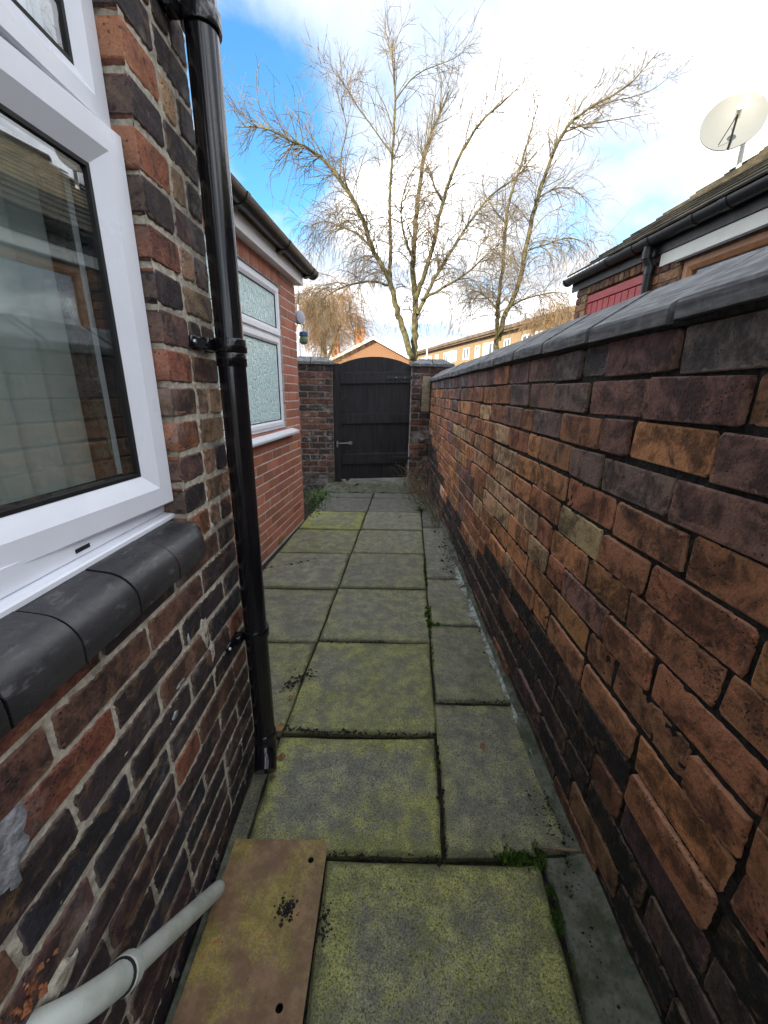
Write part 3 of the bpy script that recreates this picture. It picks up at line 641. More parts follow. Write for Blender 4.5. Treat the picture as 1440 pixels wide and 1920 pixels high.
s2 = MB(); ring(s2, -.60, .252, 1.052, 2.118, .075, wx-.045, wx+.020, .004, (.034, .018)); s2.build('fixed_light', 'upvc', window)
gk = MB(); ring(gk, .3705, .7895, 1.1245, 1.6555, .007, wx-.03, wx+.0045); ajar(gk).build('gasket', 'rubber', window)
gk = MB(); ring(gk, .3555, .8045, 1.7905, 2.0605, .007, wx-.03, wx+.0035); gk.build('gasket', 'rubber', window)
dv = MB(); dv.box(wx-.002, wx+.0012, .600, .632, 1.0325, 1.0395); dv.build('drain_slot', 'rubber', window)
for (a, b, z0, z1) in ((.374, .787, 1.126, 1.654), (.358, .803, 1.792, 2.058), (-.527, .179, 1.126, 2.045)):
    for dx in (0, -.020):
        gl = MB(); gl.box(wx-.004+dx, wx+dx, a, b, z0, z1)
        if z1 < 1.7: ajar(gl)
        gl.build('pane', 'glass', window)
# room behind the glass and its vertical blinds
rm = MB(); rm.add([(-1.85, -.7, .95), (-.575, -.7, .95), (-.575, .98, .95), (-1.85, .98, .95), (-1.85, -.7, 2.24), (-.575, -.7, 2.24), (-.575, .98, 2.24), (-1.85, .98, 2.24)],
    [(0, 1, 2, 3), (4, 5, 6, 7), (0, 4, 5, 1), (3, 2, 6, 7), (0, 3, 7, 4)]); rm.build('room', 'room', house)
for i in range(16):
    y = .755-i*.074; sl = MB(); ca, sa = math.cos(R(72)), math.sin(R(72)); w = .040
    pts = [Vector((-.615+ca*w*t+.004*(1-t*t), y+sa*w*t, 0)) for t in (-1, -.5, 0, .5, 1)]
    vs = [p+Vector((0, 0, 1.0)) for p in pts]+[p+Vector((0, 0, 2.2)) for p in pts]+[p+Vector((-.001, 0, 1.0)) for p in pts]+[p+Vector((-.001, 0, 2.2)) for p in pts]
    sl.add(vs, [(k, k+1, 6+k, 5+k) for k in range(4)]+[(10+k, 15+k, 16+k, 11+k) for k in range(4)]); sl.build('blind_slat', 'blind', window, smooth=True)
# black bullnose sill, brick by brick
def sill_prof(x_in=-.505, x_out=-.410, zt=1.012, zb=.925, r=.056):
    pr = [(x_in, zb), (x_in, zt), (x_out-r-.02, zt-.002)]; cx_, cz_ = x_out-r, zt-.005-r
    for k in range(10): a = R(82-k*11); pr.append((cx_+r*math.cos(a), cz_+r*math.sin(a)))
    pr += [(x_out-.002, zb+.006), (x_out-.010, zb)]; return pr
ej = [.872, .716, .585, .458, .345, .225, .105, -.015, -.135, -.255, -.375]
for i in range(len(ej)-1):
    y1, y0 = ej[i]-.002, ej[i+1]+.002; mb = MB(); pr = sill_prof(); n = len(pr); L_ = []
    if i == 0: st = [(y0, 0), (y1-.045, 0), (y1-.030, .006), (y1-.015, .018), (y1-.005, .034), (y1, .055)]
    else: st = [(y0, .0015), (y0+.003, 0), (y1-.003, 0), (y1, .0015)]
    for y, sh in st: L_.append([Vector((max(min(x, -.410-sh), -.505) if x > -.47 else x, y, min(z, 1.012-sh*.2))) for x, z in pr])
    vs = [p for L in L_ for p in L]; fs = [(a*n+k, a*n+(k+1) % n, (a+1)*n+(k+1) % n, (a+1)*n+k) for a in range(len(L_)-1) for k in range(n)]
    fs += [tuple(range(n))[::-1], tuple(range((len(L_)-1)*n, len(L_)*n))]; mb.add(vs, fs)
    o = mb.build('sill_brick', 'sill', house, origin=(-.44, (y0+y1)/2, .95), smooth=True, angle=50); o.location.z += rnd.uniform(-.0015, .0015)
sj = MB(); sj.box(-.50, -.445, -.37, .82, .93, .975); sj.build('sill_bed', 'mortar_black', house)

# black drainpipe
pc = Vector((-.403, 1.076, 0)); PR = .0345
dp = thing('drainpipe', (pc.x, pc.y, 0), 'glossy black plastic drainpipe down the house corner, with clips and open shoe', 'drainpipe')
mb = MB(); mb.tube([(pc.x, pc.y, .115), (pc.x, pc.y, 1.36)], PR, 24, False); mb.tube([(pc.x, pc.y, 1.34), (pc.x, pc.y, 5.0)], PR*.985, 24, False); mb.build('pipe', 'blackpipe', dp, smooth=True)
for z in (2.03, 1.405, .565):
    cl = MB(); n = 28; rin, rout, hh = PR-.001, PR+.006, .016; vs = []
    prof = [(rin, -hh), (rout-.001, -hh), (rout, -hh+.002), (rout, hh-.002), (rout-.001, hh), (rin, hh)]
    for i in range(n):
        a = 2*math.pi*i/n
        for r_, z_ in prof: vs.append(Vector((pc.x+r_*math.cos(a), pc.y+r_*math.sin(a), z+z_)))
    k = len(prof); cl.add(vs, [(i*k+j, ((i+1) % n)*k+j, ((i+1) % n)*k+j+1, i*k+j+1) for i in range(n) for j in range(k-1)])
    cl.bbox(-.459, pc.x-.030, pc.y-.058, pc.y-.022, z-.014, z+.014, .003); cl.bbox(-.459, -.451, pc.y-.105, pc.y-.02, z-.014, z+.014, .003)
    br = cl.build('bracket', 'blackpipe', dp, smooth=True, angle=40)
    sc_ = MB(); sc_.tube([(-.452, pc.y-.092, z), (-.447, pc.y-.092, z)], [.006, .004], 10); sc_.build('screw', 'steel', br)
for z in (1.375, .150): mb = MB(); mb.tube([(pc.x, pc.y, z-.020), (pc.x, pc.y, z-.018), (pc.x, pc.y, z+.014), (pc.x, pc.y, z+.018)], [PR, PR+.003, PR+.003, PR], 24, False); mb.build('collar', 'blackpipe', dp, smooth=True)
sh = MB(); pts = []; 
for k in range(7):
    a = R(k*11); pts.append((pc.x+.018*(1-math.cos(a)), pc.y-.085*(1-math.cos(a)), .150-.085*math.sin(a)-.0))
e = Vector(pts[-1]); t = (Vector(pts[-1])-Vector(pts[-2])).normalized()
sh.tube(pts+[tuple(e+t*.022)], PR+.0025, 24, False); sh.tube([tuple(e+t*.022), tuple(e+t*.0222), tuple(e-t*.03)], [PR+.0025, PR-.002, PR-.002], 24, False)
sh.build('shoe', 'blackpipe', dp, smooth=True, angle=50)
bk = MB(); bk.tube([tuple(e-t*.03), tuple(e-t*.031)], PR-.0022, 20); bk.build('shoe_dark_disc', 'rubber', dp)  # black disc painted in for the shade inside the open shoe

# white waste pipe from the wall to the plate
wp = thing('waste_pipe', (-.42, .67, .03), 'dirty white plastic waste pipe sloping from house wall onto rusty plate', 'waste pipe')
A, B = Vector((-.412, .355, .415)), Vector((-.412, .682, .060)); ax = (B-A).normalized()
mb = MB(); mb.tube([A, B-ax*.02, B-ax*.003, B], [.0178, .0178, .0172, .012], 20); mb.build('pipe', 'waste', wp, smooth=True, angle=60)
W0 = Vector((-.475, .285, .475)); el = MB(); pts = []
for k in range(9):
    t_ = k/8; p0, p1, p2 = W0, Vector((-.412, .300, .480)), A+ax*.05; pts.append((p0*(1-t_)**2+p1*2*t_*(1-t_)+p2*t_*t_))
el.tube(pts, .0218, 20); el.build('elbow', 'waste', wp, smooth=True, angle=60)
co = MB(); q = A+ax*.05; co.tube([q-ax*.012, q-ax*.010, q+ax*.010, q+ax*.012], [.0235, .0262, .0262, .0235], 20); co.build('collar', 'waste', wp, smooth=True, angle=40)
orr = MB(); orr.tube([q-ax*.016, q-ax*.013], .0250, 20); orr.build('seal_ring', 'rubber', wp)
rgf = random.Random(4); fm = MB()
def clump(mb, c, r, rg, sq=.7):
    P = [c+Vector((rg.uniform(.7, 1.3)*dx, rg.uniform(.7, 1.3)*dy, rg.uniform(.7, 1.3)*dz*sq))*r for dx, dy, dz in ((1, 0, 0), (-1, 0, 0), (0, 1, 0), (0, -1, 0), (0, 0, 1), (0, 0, -.4))]
    mb.add(P, [(0, 2, 4), (2, 1, 4), (1, 3, 4), (3, 0, 4), (2, 0, 5), (1, 2, 5), (3, 1, 5), (0, 3, 5)])
for _ in range(26): clump(fm, Vector((-.459+rgf.uniform(-.004, .006), .300+rgf.gauss(0, .016), .530+rgf.gauss(0, .012))), rgf.uniform(.003, .007), rgf, 1)
fm.build('foam_filler', 'foam', wp)['kind'] = 'stuff'
blob_panel('mortar_filler', FH, .345, .470, .028, .020, .000, 'mortar_house', wp, 37, 20, .004)

# rusty plate over the gully
def holed_plate(name, outline, holes, z, th_, mat, label, cat):
    bm = bmesh.new(); E_ = []
    for lp in [outline]+holes:
        V_ = [bm.verts.new((p[0], p[1], 0)) for p in lp]; E_ += [bm.edges.new((V_[i], V_[(i+1) % len(V_)])) for i in range(len(V_))]
    bmesh.ops.triangle_fill(bm, use_beauty=True, use_dissolve=False, edges=E_)
    r_ = bmesh.ops.extrude_face_region(bm, geom=bm.faces[:]); bmesh.ops.translate(bm, verts=[v for v in r_['geom'] if isinstance(v, bmesh.types.BMVert)], vec=(0, 0, th_))
    bmesh.ops.recalc_face_normals(bm, faces=bm.faces); me = bpy.data.meshes.new(name); bm.to_mesh(me); bm.free(); me.materials.append(M[mat])
    o = link(bpy.data.objects.new(name, me), (0, 0, z)); return tag(o, label, cat)
def circ(cx_, cy_, r, n=14): return [(cx_+r*math.cos(2*math.pi*i/n), cy_+r*math.sin(2*math.pi*i/n)) for i in range(n)]
plate = holed_plate('metal_plate', [(-.432, .15), (-.158, .15), (-.150, .80), (-.153, .826), (-.425, .826)], [circ(-.192, .775, .0085), circ(-.208, .494, .0085)], .0125, .006, 'plate',
    'rusty brown metal plate blotched yellow-green, lying against house wall', 'metal plate')
for (a, b, c_, d_) in ((-.445, -.405, .12, .81), (-.172, -.158, .12, .81), (-.404, -.173, .795, .81)):
    q = MB(); q.box(a, b, c_, d_, -.03, .0115); q.build('gully_edge', 'cement', path)

# ------------------------------------------------------------------ red brick extension
FE = Frame((-.853, 3.95, 0), 85)                        # s=0 at its far corner, runs back to the house at s=-2.9
ext = thing('brick_extension', (-2.0, 2.6, 0), 'single-storey orange-red brick extension with frosted white window and dark gutter', 'extension')
OPEN = (-1.62, -.40, .955, 2.105)
eb = MB()
for (a0, a1, z0, z1) in ((-2.85, OPEN[0], -.05, 2.20), (OPEN[1], -.012, -.05, 2.20), (OPEN[0], OPEN[1], -.05, OPEN[2]), (OPEN[0], OPEN[1], OPEN[3], 2.20)): eb.box(a0, a1, -.12, -.0035, z0, z1, FE.M)
eb.box(-2.85, -.012, -3.6, -3.5, -.05, 2.2, FE.M); eb.box(-.12, -.012, -3.5, -.12, -.05, 2.2, FE.M)
eb.box(OPEN[0]-.05, OPEN[1]+.05, -.45, -.40, .9, 2.15, FE.M)
eb.build('wall', 'mortar_ext', ext)
EBk = Bricks('extension_brick', 'brick_ext', .0655, .05, .003, .0008, .003, (.215, .1025, .15, .05), 5, 31); rg = random.Random(17)
ec = lambda: jitc((.33, .120, .074), .24, rg)
FE2 = Frame(FE.P(0, 0), 175)                            # far end face
nC = 28; EC = 2.115/nC
for c in range(nC+1):
    zc = (c+.5)*EC; a = 0.0; first = .215 if c % 2 else .1025
    inwin = OPEN[2] < zc < OPEN[3]
    while a > -1.9:
        L = first if a == 0 else .215; a0 = a-L
        if c == nC:
            a0 = max(a0, -.375) if a0 < -.375 < a else a0
            if a <= -.376: break
        if inwin and a0 < OPEN[1]:
            if a > OPEN[1]+.03: EBk.put(FE, ext, OPEN[1], a, zc, ec(), rg.uniform(-.0008, .0012))
            break
        EBk.put(FE, ext, a0, a, zc, ec(), rg.uniform(-.0008, .0012)); a = a0-.0095
# soldier course over the window
a = -.378
while a > -1.75:
    EBk.items.append((FE, ext, a-.033, 2.158, .0655/.05, EBk.rg.choice(EBk.pool[.05]), ec(), .001, .100/.0655, 'brick', 0)); a -= .0755
EBk.flush(300, 'brick_right_far', ext)
ew = MB()
def fring(mb, fr, s0, s1, z0, z1, w, d0, d1, bev=.003, inner=None):
    t_ = MB(); ring(t_, s0, s1, z0, z1, w, d0, d1, bev, inner); mb.add([fr.P(v.y, v.z, v.x) for v in t_.v], t_.f)
fring(ew, FE, OPEN[0], OPEN[1]-.002, .985, OPEN[3]-.004, .045, -.09, -.02)
ew.box(OPEN[0]+.04, OPEN[1]-.04, -.088, -.021, 1.690, 1.735, FE.M)
ewin = ew.build('window', 'upvc', ext)
q = MB(); fring(q, FE, OPEN[0]+.02, OPEN[1]-.024, 1.725, 2.082, .055, -.07, -.004, .003, (.022, .012)); q.build('top_light', 'upvc', ewin)
q = MB(); fring(q, FE, OPEN[0]+.03, OPEN[1]-.032, 1.010, 1.700, .045, -.07, -.010, .003, (.016, .010)); q.build('lower_light', 'upvc', ewin)
q = MB(); fring(q, FE, OPEN[0]+.0745, OPEN[1]-.0785, 1.7795, 2.0275, .006, -.05, -.015, 0); fring(q, FE, OPEN[0]+.0745, OPEN[1]-.0765, 1.0545, 1.6555, .006, -.05, -.019, 0); q.build('gasket', 'rubber', ewin)
q = MB(); q.box(OPEN[0]+.076, OPEN[1]-.080, -.030, -.022, 1.781, 2.026, FE.M); q.build('pane', 'frost', ewin)
q = MB(); q.box(OPEN[0]+.076, OPEN[1]-.078, -.034, -.026, 1.056, 1.654, FE.M); q.build('pane', 'frost', ewin)
q = MB(); q.prism([FE.P(OPEN[0]-.02, .984, -.06), FE.P(OPEN[0]-.02, .958, -.06), FE.P(OPEN[0]-.02, .925, .062), FE.P(OPEN[0]-.02, .940, .068), FE.P(OPEN[0]-.02, .950, .066)], FE.t*(OPEN[1]+.165-OPEN[0])); q.build('window_sill', 'upvc', ewin)
q = MB(); q.box(-2.9, .03, .050, .070, 2.205, 2.335, FE.M); q.box(-2.9, .029, -.10, .049, 2.206, 2.220, FE.M); q.build('fascia', 'fascia', ext)
q = MB(); q.prism([FE.P(-2.9, 2.34, .12), FE.P(-2.9, 3.35, -2.9), FE.P(-2.9, 3.28, -2.9), FE.P(-2.9, 2.29, .065)], FE.t*2.98); q.build('roof', 'tile', ext)
gu = MB(); n = 12; gc = (.125, 2.345); gr = .056; pr = [(gc[0]-gr*math.cos(math.pi*k/n), gc[1]-gr*1.05*math.sin(math.pi*k/n)) for k in range(n+1)]
pr = pr+[(gc[0]-(gr-.005)*math.cos(math.pi*k/n), gc[1]-(gr-.005)*1.05*math.sin(math.pi*k/n)) for k in range(n, -1, -1)]
gu.prism([FE.P(-2.9, z, d) for d, z in pr], FE.t*3.05); gut = gu.build('gutter', 'gutter', ext, smooth=True, angle=50)
for sp in (-.62, .05, -1.35):
    q = MB(); w = .022 if sp != .05 else .026
    p2 = [(gc[0]-(gr+.005)*math.cos(math.pi*k/n), gc[1]-(gr*1.05+.005)*math.sin(math.pi*k/n)) for k in range(n+1)]
    q.prism([FE.P(sp-w, z, d) for d, z in p2], FE.t*(2*w)); q.prism([FE.P(sp-w, 2.34, .0705), FE.P(sp-w, 2.27, .0705), FE.P(sp-w, 2.27, .10), FE.P(sp-w, 2.30, .12)], FE.t*(2*w)); q.build('gutter_bracket', 'gutter', gut)
q = MB(); p2 = [(gc[0]-(gr+.004)*math.cos(math.pi*k/n), gc[1]-(gr*1.05+.004)*math.sin(math.pi*k/n)) for k in range(n+1)]; q.prism([FE.P(.13, z, d) for d, z in p2], FE.t*.04); q.build('gutter_end', 'gutter', gut)
# round fitting and hanging feeder on the far corner
fc = FE.P(.09, 1.955, .0); fit = thing('wall_fitting', tuple(fc), 'round pale grey plastic fitting on far corner of red brick extension', 'wall fitting')
q = MB(); fx = Vector((.06, 0, 0)); ax_ = Vector((.87, -.49, 0)); 
q.tube([fc-ax_*.016, fc-ax_*.012, fc+ax_*.004, fc+ax_*.010], [.055, .060, .060, .052], 24); q.build('body', 'reel', fit, smooth=True, angle=40)
q = MB(); q.tube([fc+ax_*.012, fc+ax_*.018, fc+ax_*.030, fc+ax_*.034], [.050, .056, .056, .048], 24); q.build('face', 'reel', fit, smooth=True, angle=40)
q = MB(); q.tube([FE.P(-.01, 1.955, -.04), fc-ax_*.01], .011, 10); q.build('bracket', 'reel', fit)
q = MB(); q.tube([FE.P(.04, 2.215, .03), fc+Vector((0, 0, .055))], .0035, 6); q.build('cord', 'timber', fit)
hc = fc+Vector((.035, .02, -.09)); hang = thing('hanging_feeder', tuple(hc-Vector((0, 0, .16))), 'small blue-topped hanging feeder below the round grey fitting', 'feeder')
q = MB(); q.tube([hc+Vector((0, 0, .07)), hc+Vector((0, 0, -.03))], .004, 6); q.tube([hc+Vector((-.004, 0, .035)), hc+Vector((.02, 0, .02)), hc], .004, 6); q.build('hook', 'greenplastic', hang)
q = MB(); q.tube([hc+Vector((0, 0, -.03)), hc+Vector((0, 0, -.036)), hc+Vector((0, 0, -.066)), hc+Vector((0, 0, -.072))], [.030, .043, .043, .036], 18); q.build('cap', 'blueplastic', hang, smooth=True, angle=40)
q = MB(); q.tube([hc+Vector((0, 0, -.072)), hc+Vector((0, 0, -.10)), hc+Vector((0, 0, -.125)), hc+Vector((0, 0, -.14))], [.034, .042, .038, .022], 18); q.build('body', 'greenplastic', hang, smooth=True, angle=40)

# ------------------------------------------------------------------ gate and its piers
FG = Frame((0, 5.72, 0), 2.5)                           # s = x along the gate wall
def pier(name, label, s0, s1, depth, jut, ztop=1.635, nst=2, seed=1):
    t = thing(name, tuple(FG.P((s0+s1)/2, 0, jut-depth/2)), label, 'gate pier'); fr = Frame(FG.P(0, 0, jut), 2.5)
    q = MB(); q.box(s0+.012, s1-.012, -depth, -.012, -.05, ztop, fr.M); w = q.build('pier_core', 'mortar_pier', t)
    ragged_panel(fr, s0+.002, s1-.002, 0, ztop, -.006, .005, .02, seed, 40).build('mortar_bed', 'mortar_pier', t, smooth=True)
    B_ = Bricks('pier_brick', 'brick_pier', .073, .05, .006, .003, .010, (.222, .108, .16, .05), 5, 40+seed); rg = random.Random(seed); k = int(ztop/.0855); hh = ztop/k
    side = Frame(fr.P(s0, 0, 0), -87.5) if seed == 2 else Frame(fr.P(s1, 0, 0), 92.5)
    for c in range(k):
        a = s0; zc = (c+.5)*hh
        while a < s1-.04:
            L = (.108 if (a == s0 and c % 2) else .222); b = min(a+L, s1)
            if s1-b < .05: b = s1
            col = jitc(rg.choice(((.105, .048, .036), (.062, .038, .036), (.14, .06, .042), (.05, .036, .036), (.15, .075, .05))), .25, rg)
            if zc < .15: col = jitc((.09, .085, .075), .2, rg)
            B_.put(fr, t, a, b, zc, col, rg.uniform(-.006, .006), rg.uniform(.92, 1.05), tilt=.012); a = b+.013
    B_.flush()
    w2 = (s1-s0+.06)/nst
    for i in range(nst):
        a0, a1 = s0-.03+i*w2+.006, s0-.03+(i+1)*w2-.006; d0, d1 = -depth-.03, .035; z0 = ztop+.006; q = MB()
        lo = [(a0, d1), (a1, d1), (a1, d0), (a0, d0)]; il, ir = (.13 if i == 0 else 0), (.13 if i == nst-1 else 0); mid = (d0+d1)/2
        hi = [(a0+il, mid+.02), (a1-ir, mid+.02), (a1-ir, mid-.02), (a0+il, mid-.02)]
        vs = [fr.P(a, z0, d) for a, d in lo]+[fr.P(a, z0+.034, d) for a, d in lo]+[fr.P(a, z0+.105, d) for a, d in hi]
        fs = [(0, 1, 2, 3)]+[(r*4+i_, r*4+(i_+1) % 4, (r+1)*4+(i_+1) % 4, (r+1)*4+i_) for r in (0, 1) for i_ in range(4)]+[(8, 9, 10, 11)]
        q.add(vs, fs); q.build('coping_stone', 'coping', t, origin=fr.P((a0+a1)/2, z0, mid))
    return t, fr
p1, f1 = pier('gate_pier', 'sooty brick gate pier left of the black gate, under two grey capstones', -1.32, -.755, .28, .10, seed=1)
p2, f2 = pier('gate_pier', 'dark brick gate pier right of the black gate, where boundary wall ends', .335, .875, .28, .10, seed=2)
gw = MB(); gw.box(-2.6, -1.34, -.18, .0, -.05, 1.62, FG.M); o = gw.build('garden_wall', 'mortar_pier'); tag(o, 'low dark wall running on behind the brick extension', 'wall')
gate = thing('garden_gate', tuple(FG.P(-.2, .06, .0)), 'black timber garden gate with arched top, three ledges and bolt', 'gate')
GS0, GS1 = -.655, .325; SAG = .030                      # the ledges rise slightly to the right
def arch(s): u = (s-(GS0+GS1)/2)/((GS1-GS0)/2); return 1.655+.105*(1-u*u)
nb = 8; bw = (GS1-GS0)/nb
def sg(s): return SAG*(s-GS0)/(GS1-GS0)
for i in range(nb):
    a0, a1 = GS0+i*bw+.0004, GS0+(i+1)*bw-.0004; dq = .0025*(i % 2); q = MB(); prof = [FG.P(a0, .055+sg(a0)*1.2, -dq), FG.P(a1, .055+sg(a1)*1.2, -dq)]+[FG.P(a1+(a0-a1)*k/4, arch(a1+(a0-a1)*k/4), -dq) for k in range(5)]
    q.prism(prof, FG.n*-.022); q.build('gate_board', 'gate', gate, origin=FG.P((a0+a1)/2, .8, 0))
for i in range(1, nb):
    a = GS0+i*bw; q = MB(); q.box(a-.012, a+.012, -.032, -.0255, .10, arch(a)-.01, FG.M); q.build('gap_blocker', 'gate', gate, origin=FG.P(a, .8, -.03))  # unseen strips added behind the boards to stop light through the joints
for zc, hh in ((1.475, .075), (.93, .070), (.36, .075)):
    q = MB(); a0, a1 = GS0+.002, GS1-.004
    q.add([FG.P(a0, zc-hh+sg(a0), .001), FG.P(a1, zc-hh+sg(a1), .001), FG.P(a1, zc+hh+sg(a1), .001), FG.P(a0, zc+hh+sg(a0), .001),
           FG.P(a0, zc-hh+sg(a0), .032), FG.P(a1, zc-hh+sg(a1), .032), FG.P(a1, zc+hh-.012+sg(a1), .032), FG.P(a0, zc+hh-.012+sg(a0), .032)],
          [(0, 3, 2, 1), (4, 5, 6, 7), (0, 1, 5, 4), (3, 7, 6, 2), (0, 4, 7, 3), (1, 2, 6, 5)]); q.build('ledge', 'gate', gate)
q = MB(); q.bbox(-.752, -.657, -.06, .045, -.02, 1.66, .004, FG.M); q.build('gate_post', 'gate', gate)
q = MB(); q.bbox(-.02, .40, .033, .040, 1.475, 1.515, .002, FG.M); hs = q.build('strap_hinge', 'ironblack', gate)
q = MB()
for a in (.12, .24): q.tube([FG.P(a, 1.495, .040), FG.P(a, 1.495, .045)], [.008, .005], 8)
q.build('bolt_head', 'steel', hs)
q = MB(); q.bbox(.08, .40, .033, .040, .365, .405, .002, FG.M); hs2 = q.build('strap_hinge', 'ironblack', gate)
q = MB(); q.bbox(-.715, -.69, .046, .056, .53, .62, .002, FG.M); q.tube([FG.P(-.70, .585, .05), FG.P(-.50, .590, .05)], .009, 10); q.bbox(-.545, -.49, .034, .046, .565, .615, .003, FG.M)
q.tube([FG.P(-.52, .59, .05), FG.P(-.52, .615, .058), FG.P(-.505, .62, .062)], .006, 8); q.build('bolt', 'dullsteel', gate, smooth=True, angle=40)
q = MB(); q.bbox(-.645, -.545, .001, .010, 1.165, 1.215, .002, FG.M); q.tube([FG.P(-.60, 1.20, .012), FG.P(-.60, 1.20, .035), FG.P(-.54, 1.23, .038)], .008, 8); q.build('latch', 'ironblack', gate)
q = MB(); q.bbox(.475, .585, .108, .135, 1.05, 1.515, .004, FG.M); o = q.build('timber_batten', 'timber'); tag(o, 'short bare timber batten fixed upright on pier where the boundary wall ends', 'batten')

# ------------------------------------------------------------------ neighbour's outbuilding beyond the right wall
FN = Frame((2.12, 5.2, 0), -84.8)                       # s=.2 is its far corner, s grows towards the camera
nb_ = thing('neighbour_house', (3.5, 3, 0), 'neighbouring low brick house with tiled roof, black gutter and red door', 'house')
NO = 6.8
q = MB(); q.box(.212, .40, -.3, -.012, -.05, 2.50, FN.M); q.box(.40, 1.285, -.3, -.06, -.05, 2.36, FN.M); q.box(.40, 1.285, -.3, -.012, 2.362, 2.50, FN.M); q.box(1.285, 1.69, -.3, -.012, -.05, 2.50, FN.M)
q.box(1.69, 3.35, -.3, -.012, -.05, 1.1, FN.M); q.box(1.69, 3.35, -.3, -.012, 2.315, 2.50, FN.M); q.box(3.35, NO, -.3, -.012, -.05, 2.50, FN.M); q.box(.212, .5, -3.9, -.3, -.05, 2.50, FN.M)
q.box(1.69, 3.35, -.6, -.55, 1.0, 2.4, FN.M); q.prism([FN.P(.225, 2.5, -.02), FN.P(.225, 2.5, -4.4), FN.P(.225, 3.90, -2.21)], FN.t*.2)
nw = q.build('wall', 'mortar_neigh', nb_)
NB = Bricks('neighbour_brick', 'brick_neigh', .066, .05, .004, .0015, .006, (.215, .1025, .15, .065), 5, 61); rg = random.Random(23)
ncol = lambda: jitc(rg.choice(((.22, .10, .06), (.30, .16, .08), (.16, .075, .055), (.34, .22, .12), (.12, .07, .055))), .2, rg)
for c in range(14):
    zc = 2.435-.0755*(c+.5)
    if zc < 1.5: break
    for (a0, a1) in ((.2, .405), (1.285, 1.47), (1.482, 1.69), (3.35, 3.56), (3.57, 3.78), (3.79, 4.0)):
        if c % 2 and a1-a0 > .15: mid = (a0+a1)/2; NB.put(FN, nw, a0, mid-.005, zc, ncol()); NB.put(FN, nw, mid+.005, a1, zc, ncol())
        else: NB.put(FN, nw, a0, a1, zc, ncol())
a = .41
while a < 1.25: NB.put(FN, nw, a, a+.065, 2.40, ncol(), .002, 1.18); a += .0755
NB.flush(300, 'brick_right_far', nb_)
q = MB(); dW = (1.28-.41)/9
q.box(.405, 1.285, -.058, -.036, .05, 2.345, FN.M); door = q.build('door', 'redpaint', nb_)
for i in range(9):
    q = MB(); q.bbox(.41+i*dW+.003, .41+(i+1)*dW-.003, -.036, -.020, .06, 2.262, .004, FN.M); q.build('door_board', 'redpaint', door)
q = MB(); q.bbox(.407, 1.283, -.036, -.014, 2.268, 2.342, .003, FN.M); q.build('top_rail', 'redpaint', door)
q = MB(); q.bbox(1.475, 3.50, -.010, .012, 2.335, 2.430, .003, FN.M); q.build('lintel', 'whitepaint', nb_)
q = MB(); q.box(1.66, 3.38, -.02, .022, 2.316, 2.331, FN.M); q.build('drip_strip', 'ironblack', nb_)
q = MB(); fring(q, FN, 1.70, 3.34, 1.10, 2.314, .075, -.10, -.025, .004, (.03, .02)); q.box(2.48, 2.56, -.09, -.03, 1.17, 2.24, FN.M); nwin = q.build('window', 'brownpaint', nb_)
q = MB(); q.box(1.776, 3.264, -.07, -.064, 1.176, 2.238, FN.M); q.build('pane', 'glass', nwin)
q = MB(); q.box(.12, NO, .005, .025, 2.432, 2.545, FN.M); q.build('fascia', 'ironblack', nb_)
n = 12; gc = (.082, 2.555); gr = .056; pr = [(gc[0]-gr*math.cos(math.pi*k/n), gc[1]-gr*math.sin(math.pi*k/n)) for k in range(n+1)]
pr += [(gc[0]-(gr-.005)*math.cos(math.pi*k/n), gc[1]-(gr-.005)*math.sin(math.pi*k/n)) for k in range(n, -1, -1)]
q = MB(); q.prism([FN.P(.10, z, d) for d, z in pr], FN.t*(NO-.1)); ng = q.build('gutter', 'greypipe', nb_, smooth=True, angle=50)
for sp, w in ((.12, .014), (.86, .02), (1.20, .05), (1.40, .045), (1.86, .022), (2.12, .03), (3.1, .02), (4.3, .03)):
    q = MB(); p2_ = [(gc[0]-(gr+.006)*math.cos(math.pi*k/n), gc[1]-(gr+.006)*math.sin(math.pi*k/n)) for k in range(n+1)]; q.prism([FN.P(sp-w, z, d) for d, z in p2_], FN.t*(2*w)); q.build('gutter_joint', 'greypipe', ng, smooth=True, angle=50)
q = MB(); a = 1.40; q.tube([FN.P(a, 2.51, .082), FN.P(a, 2.44, .082), FN.P(a, 2.41, .075), FN.P(a, 2.375, .050), FN.P(a, 2.34, .040), FN.P(a, 0, .040)], .034, 16); dpn = q.build('downpipe', 'greypipe', nb_, smooth=True, angle=60)
for z in (2.44, 2.33): q = MB(); q.tube([FN.P(a, z+.03, .082 if z > 2.4 else .040), FN.P(a, z-.03, .082 if z > 2.4 else .040)], .039, 16); q.build('pipe_socket', 'greypipe', dpn, smooth=True, angle=40)
# roof: overlapping courses of tiles
PIT = R(33); tw, tg = .28, .20; S0 = .13
q = MB(); q.prism([FN.P(S0+.03, 2.555, .06), FN.P(S0+.03, 2.535, .04), FN.P(S0+.03, 2.535+2.25*math.tan(PIT), -2.21), FN.P(S0+.03, 2.535, -4.46), FN.P(S0+.03, 2.555, -4.48), FN.P(S0+.03, 2.57+2.25*math.tan(PIT), -2.21)], FN.t*(NO-S0)); rfn = q.build('roof', 'tile', nb_)
tm = MB(); tm.bbox(0, tw-.004, -.012, .30, 0, .016, .002); tme = bpy.data.meshes.new('roof_tile'); 
tme.from_pydata([tuple(v) for v in tm.v], [], tm.f); tme.update()
bm = bmesh.new(); bm.from_mesh(tme); bmesh.ops.recalc_face_normals(bm, faces=bm.faces); bm.to_mesh(tme); bm.free(); tme.materials.append(M['tile'])
rest = MB(); cnt = 0
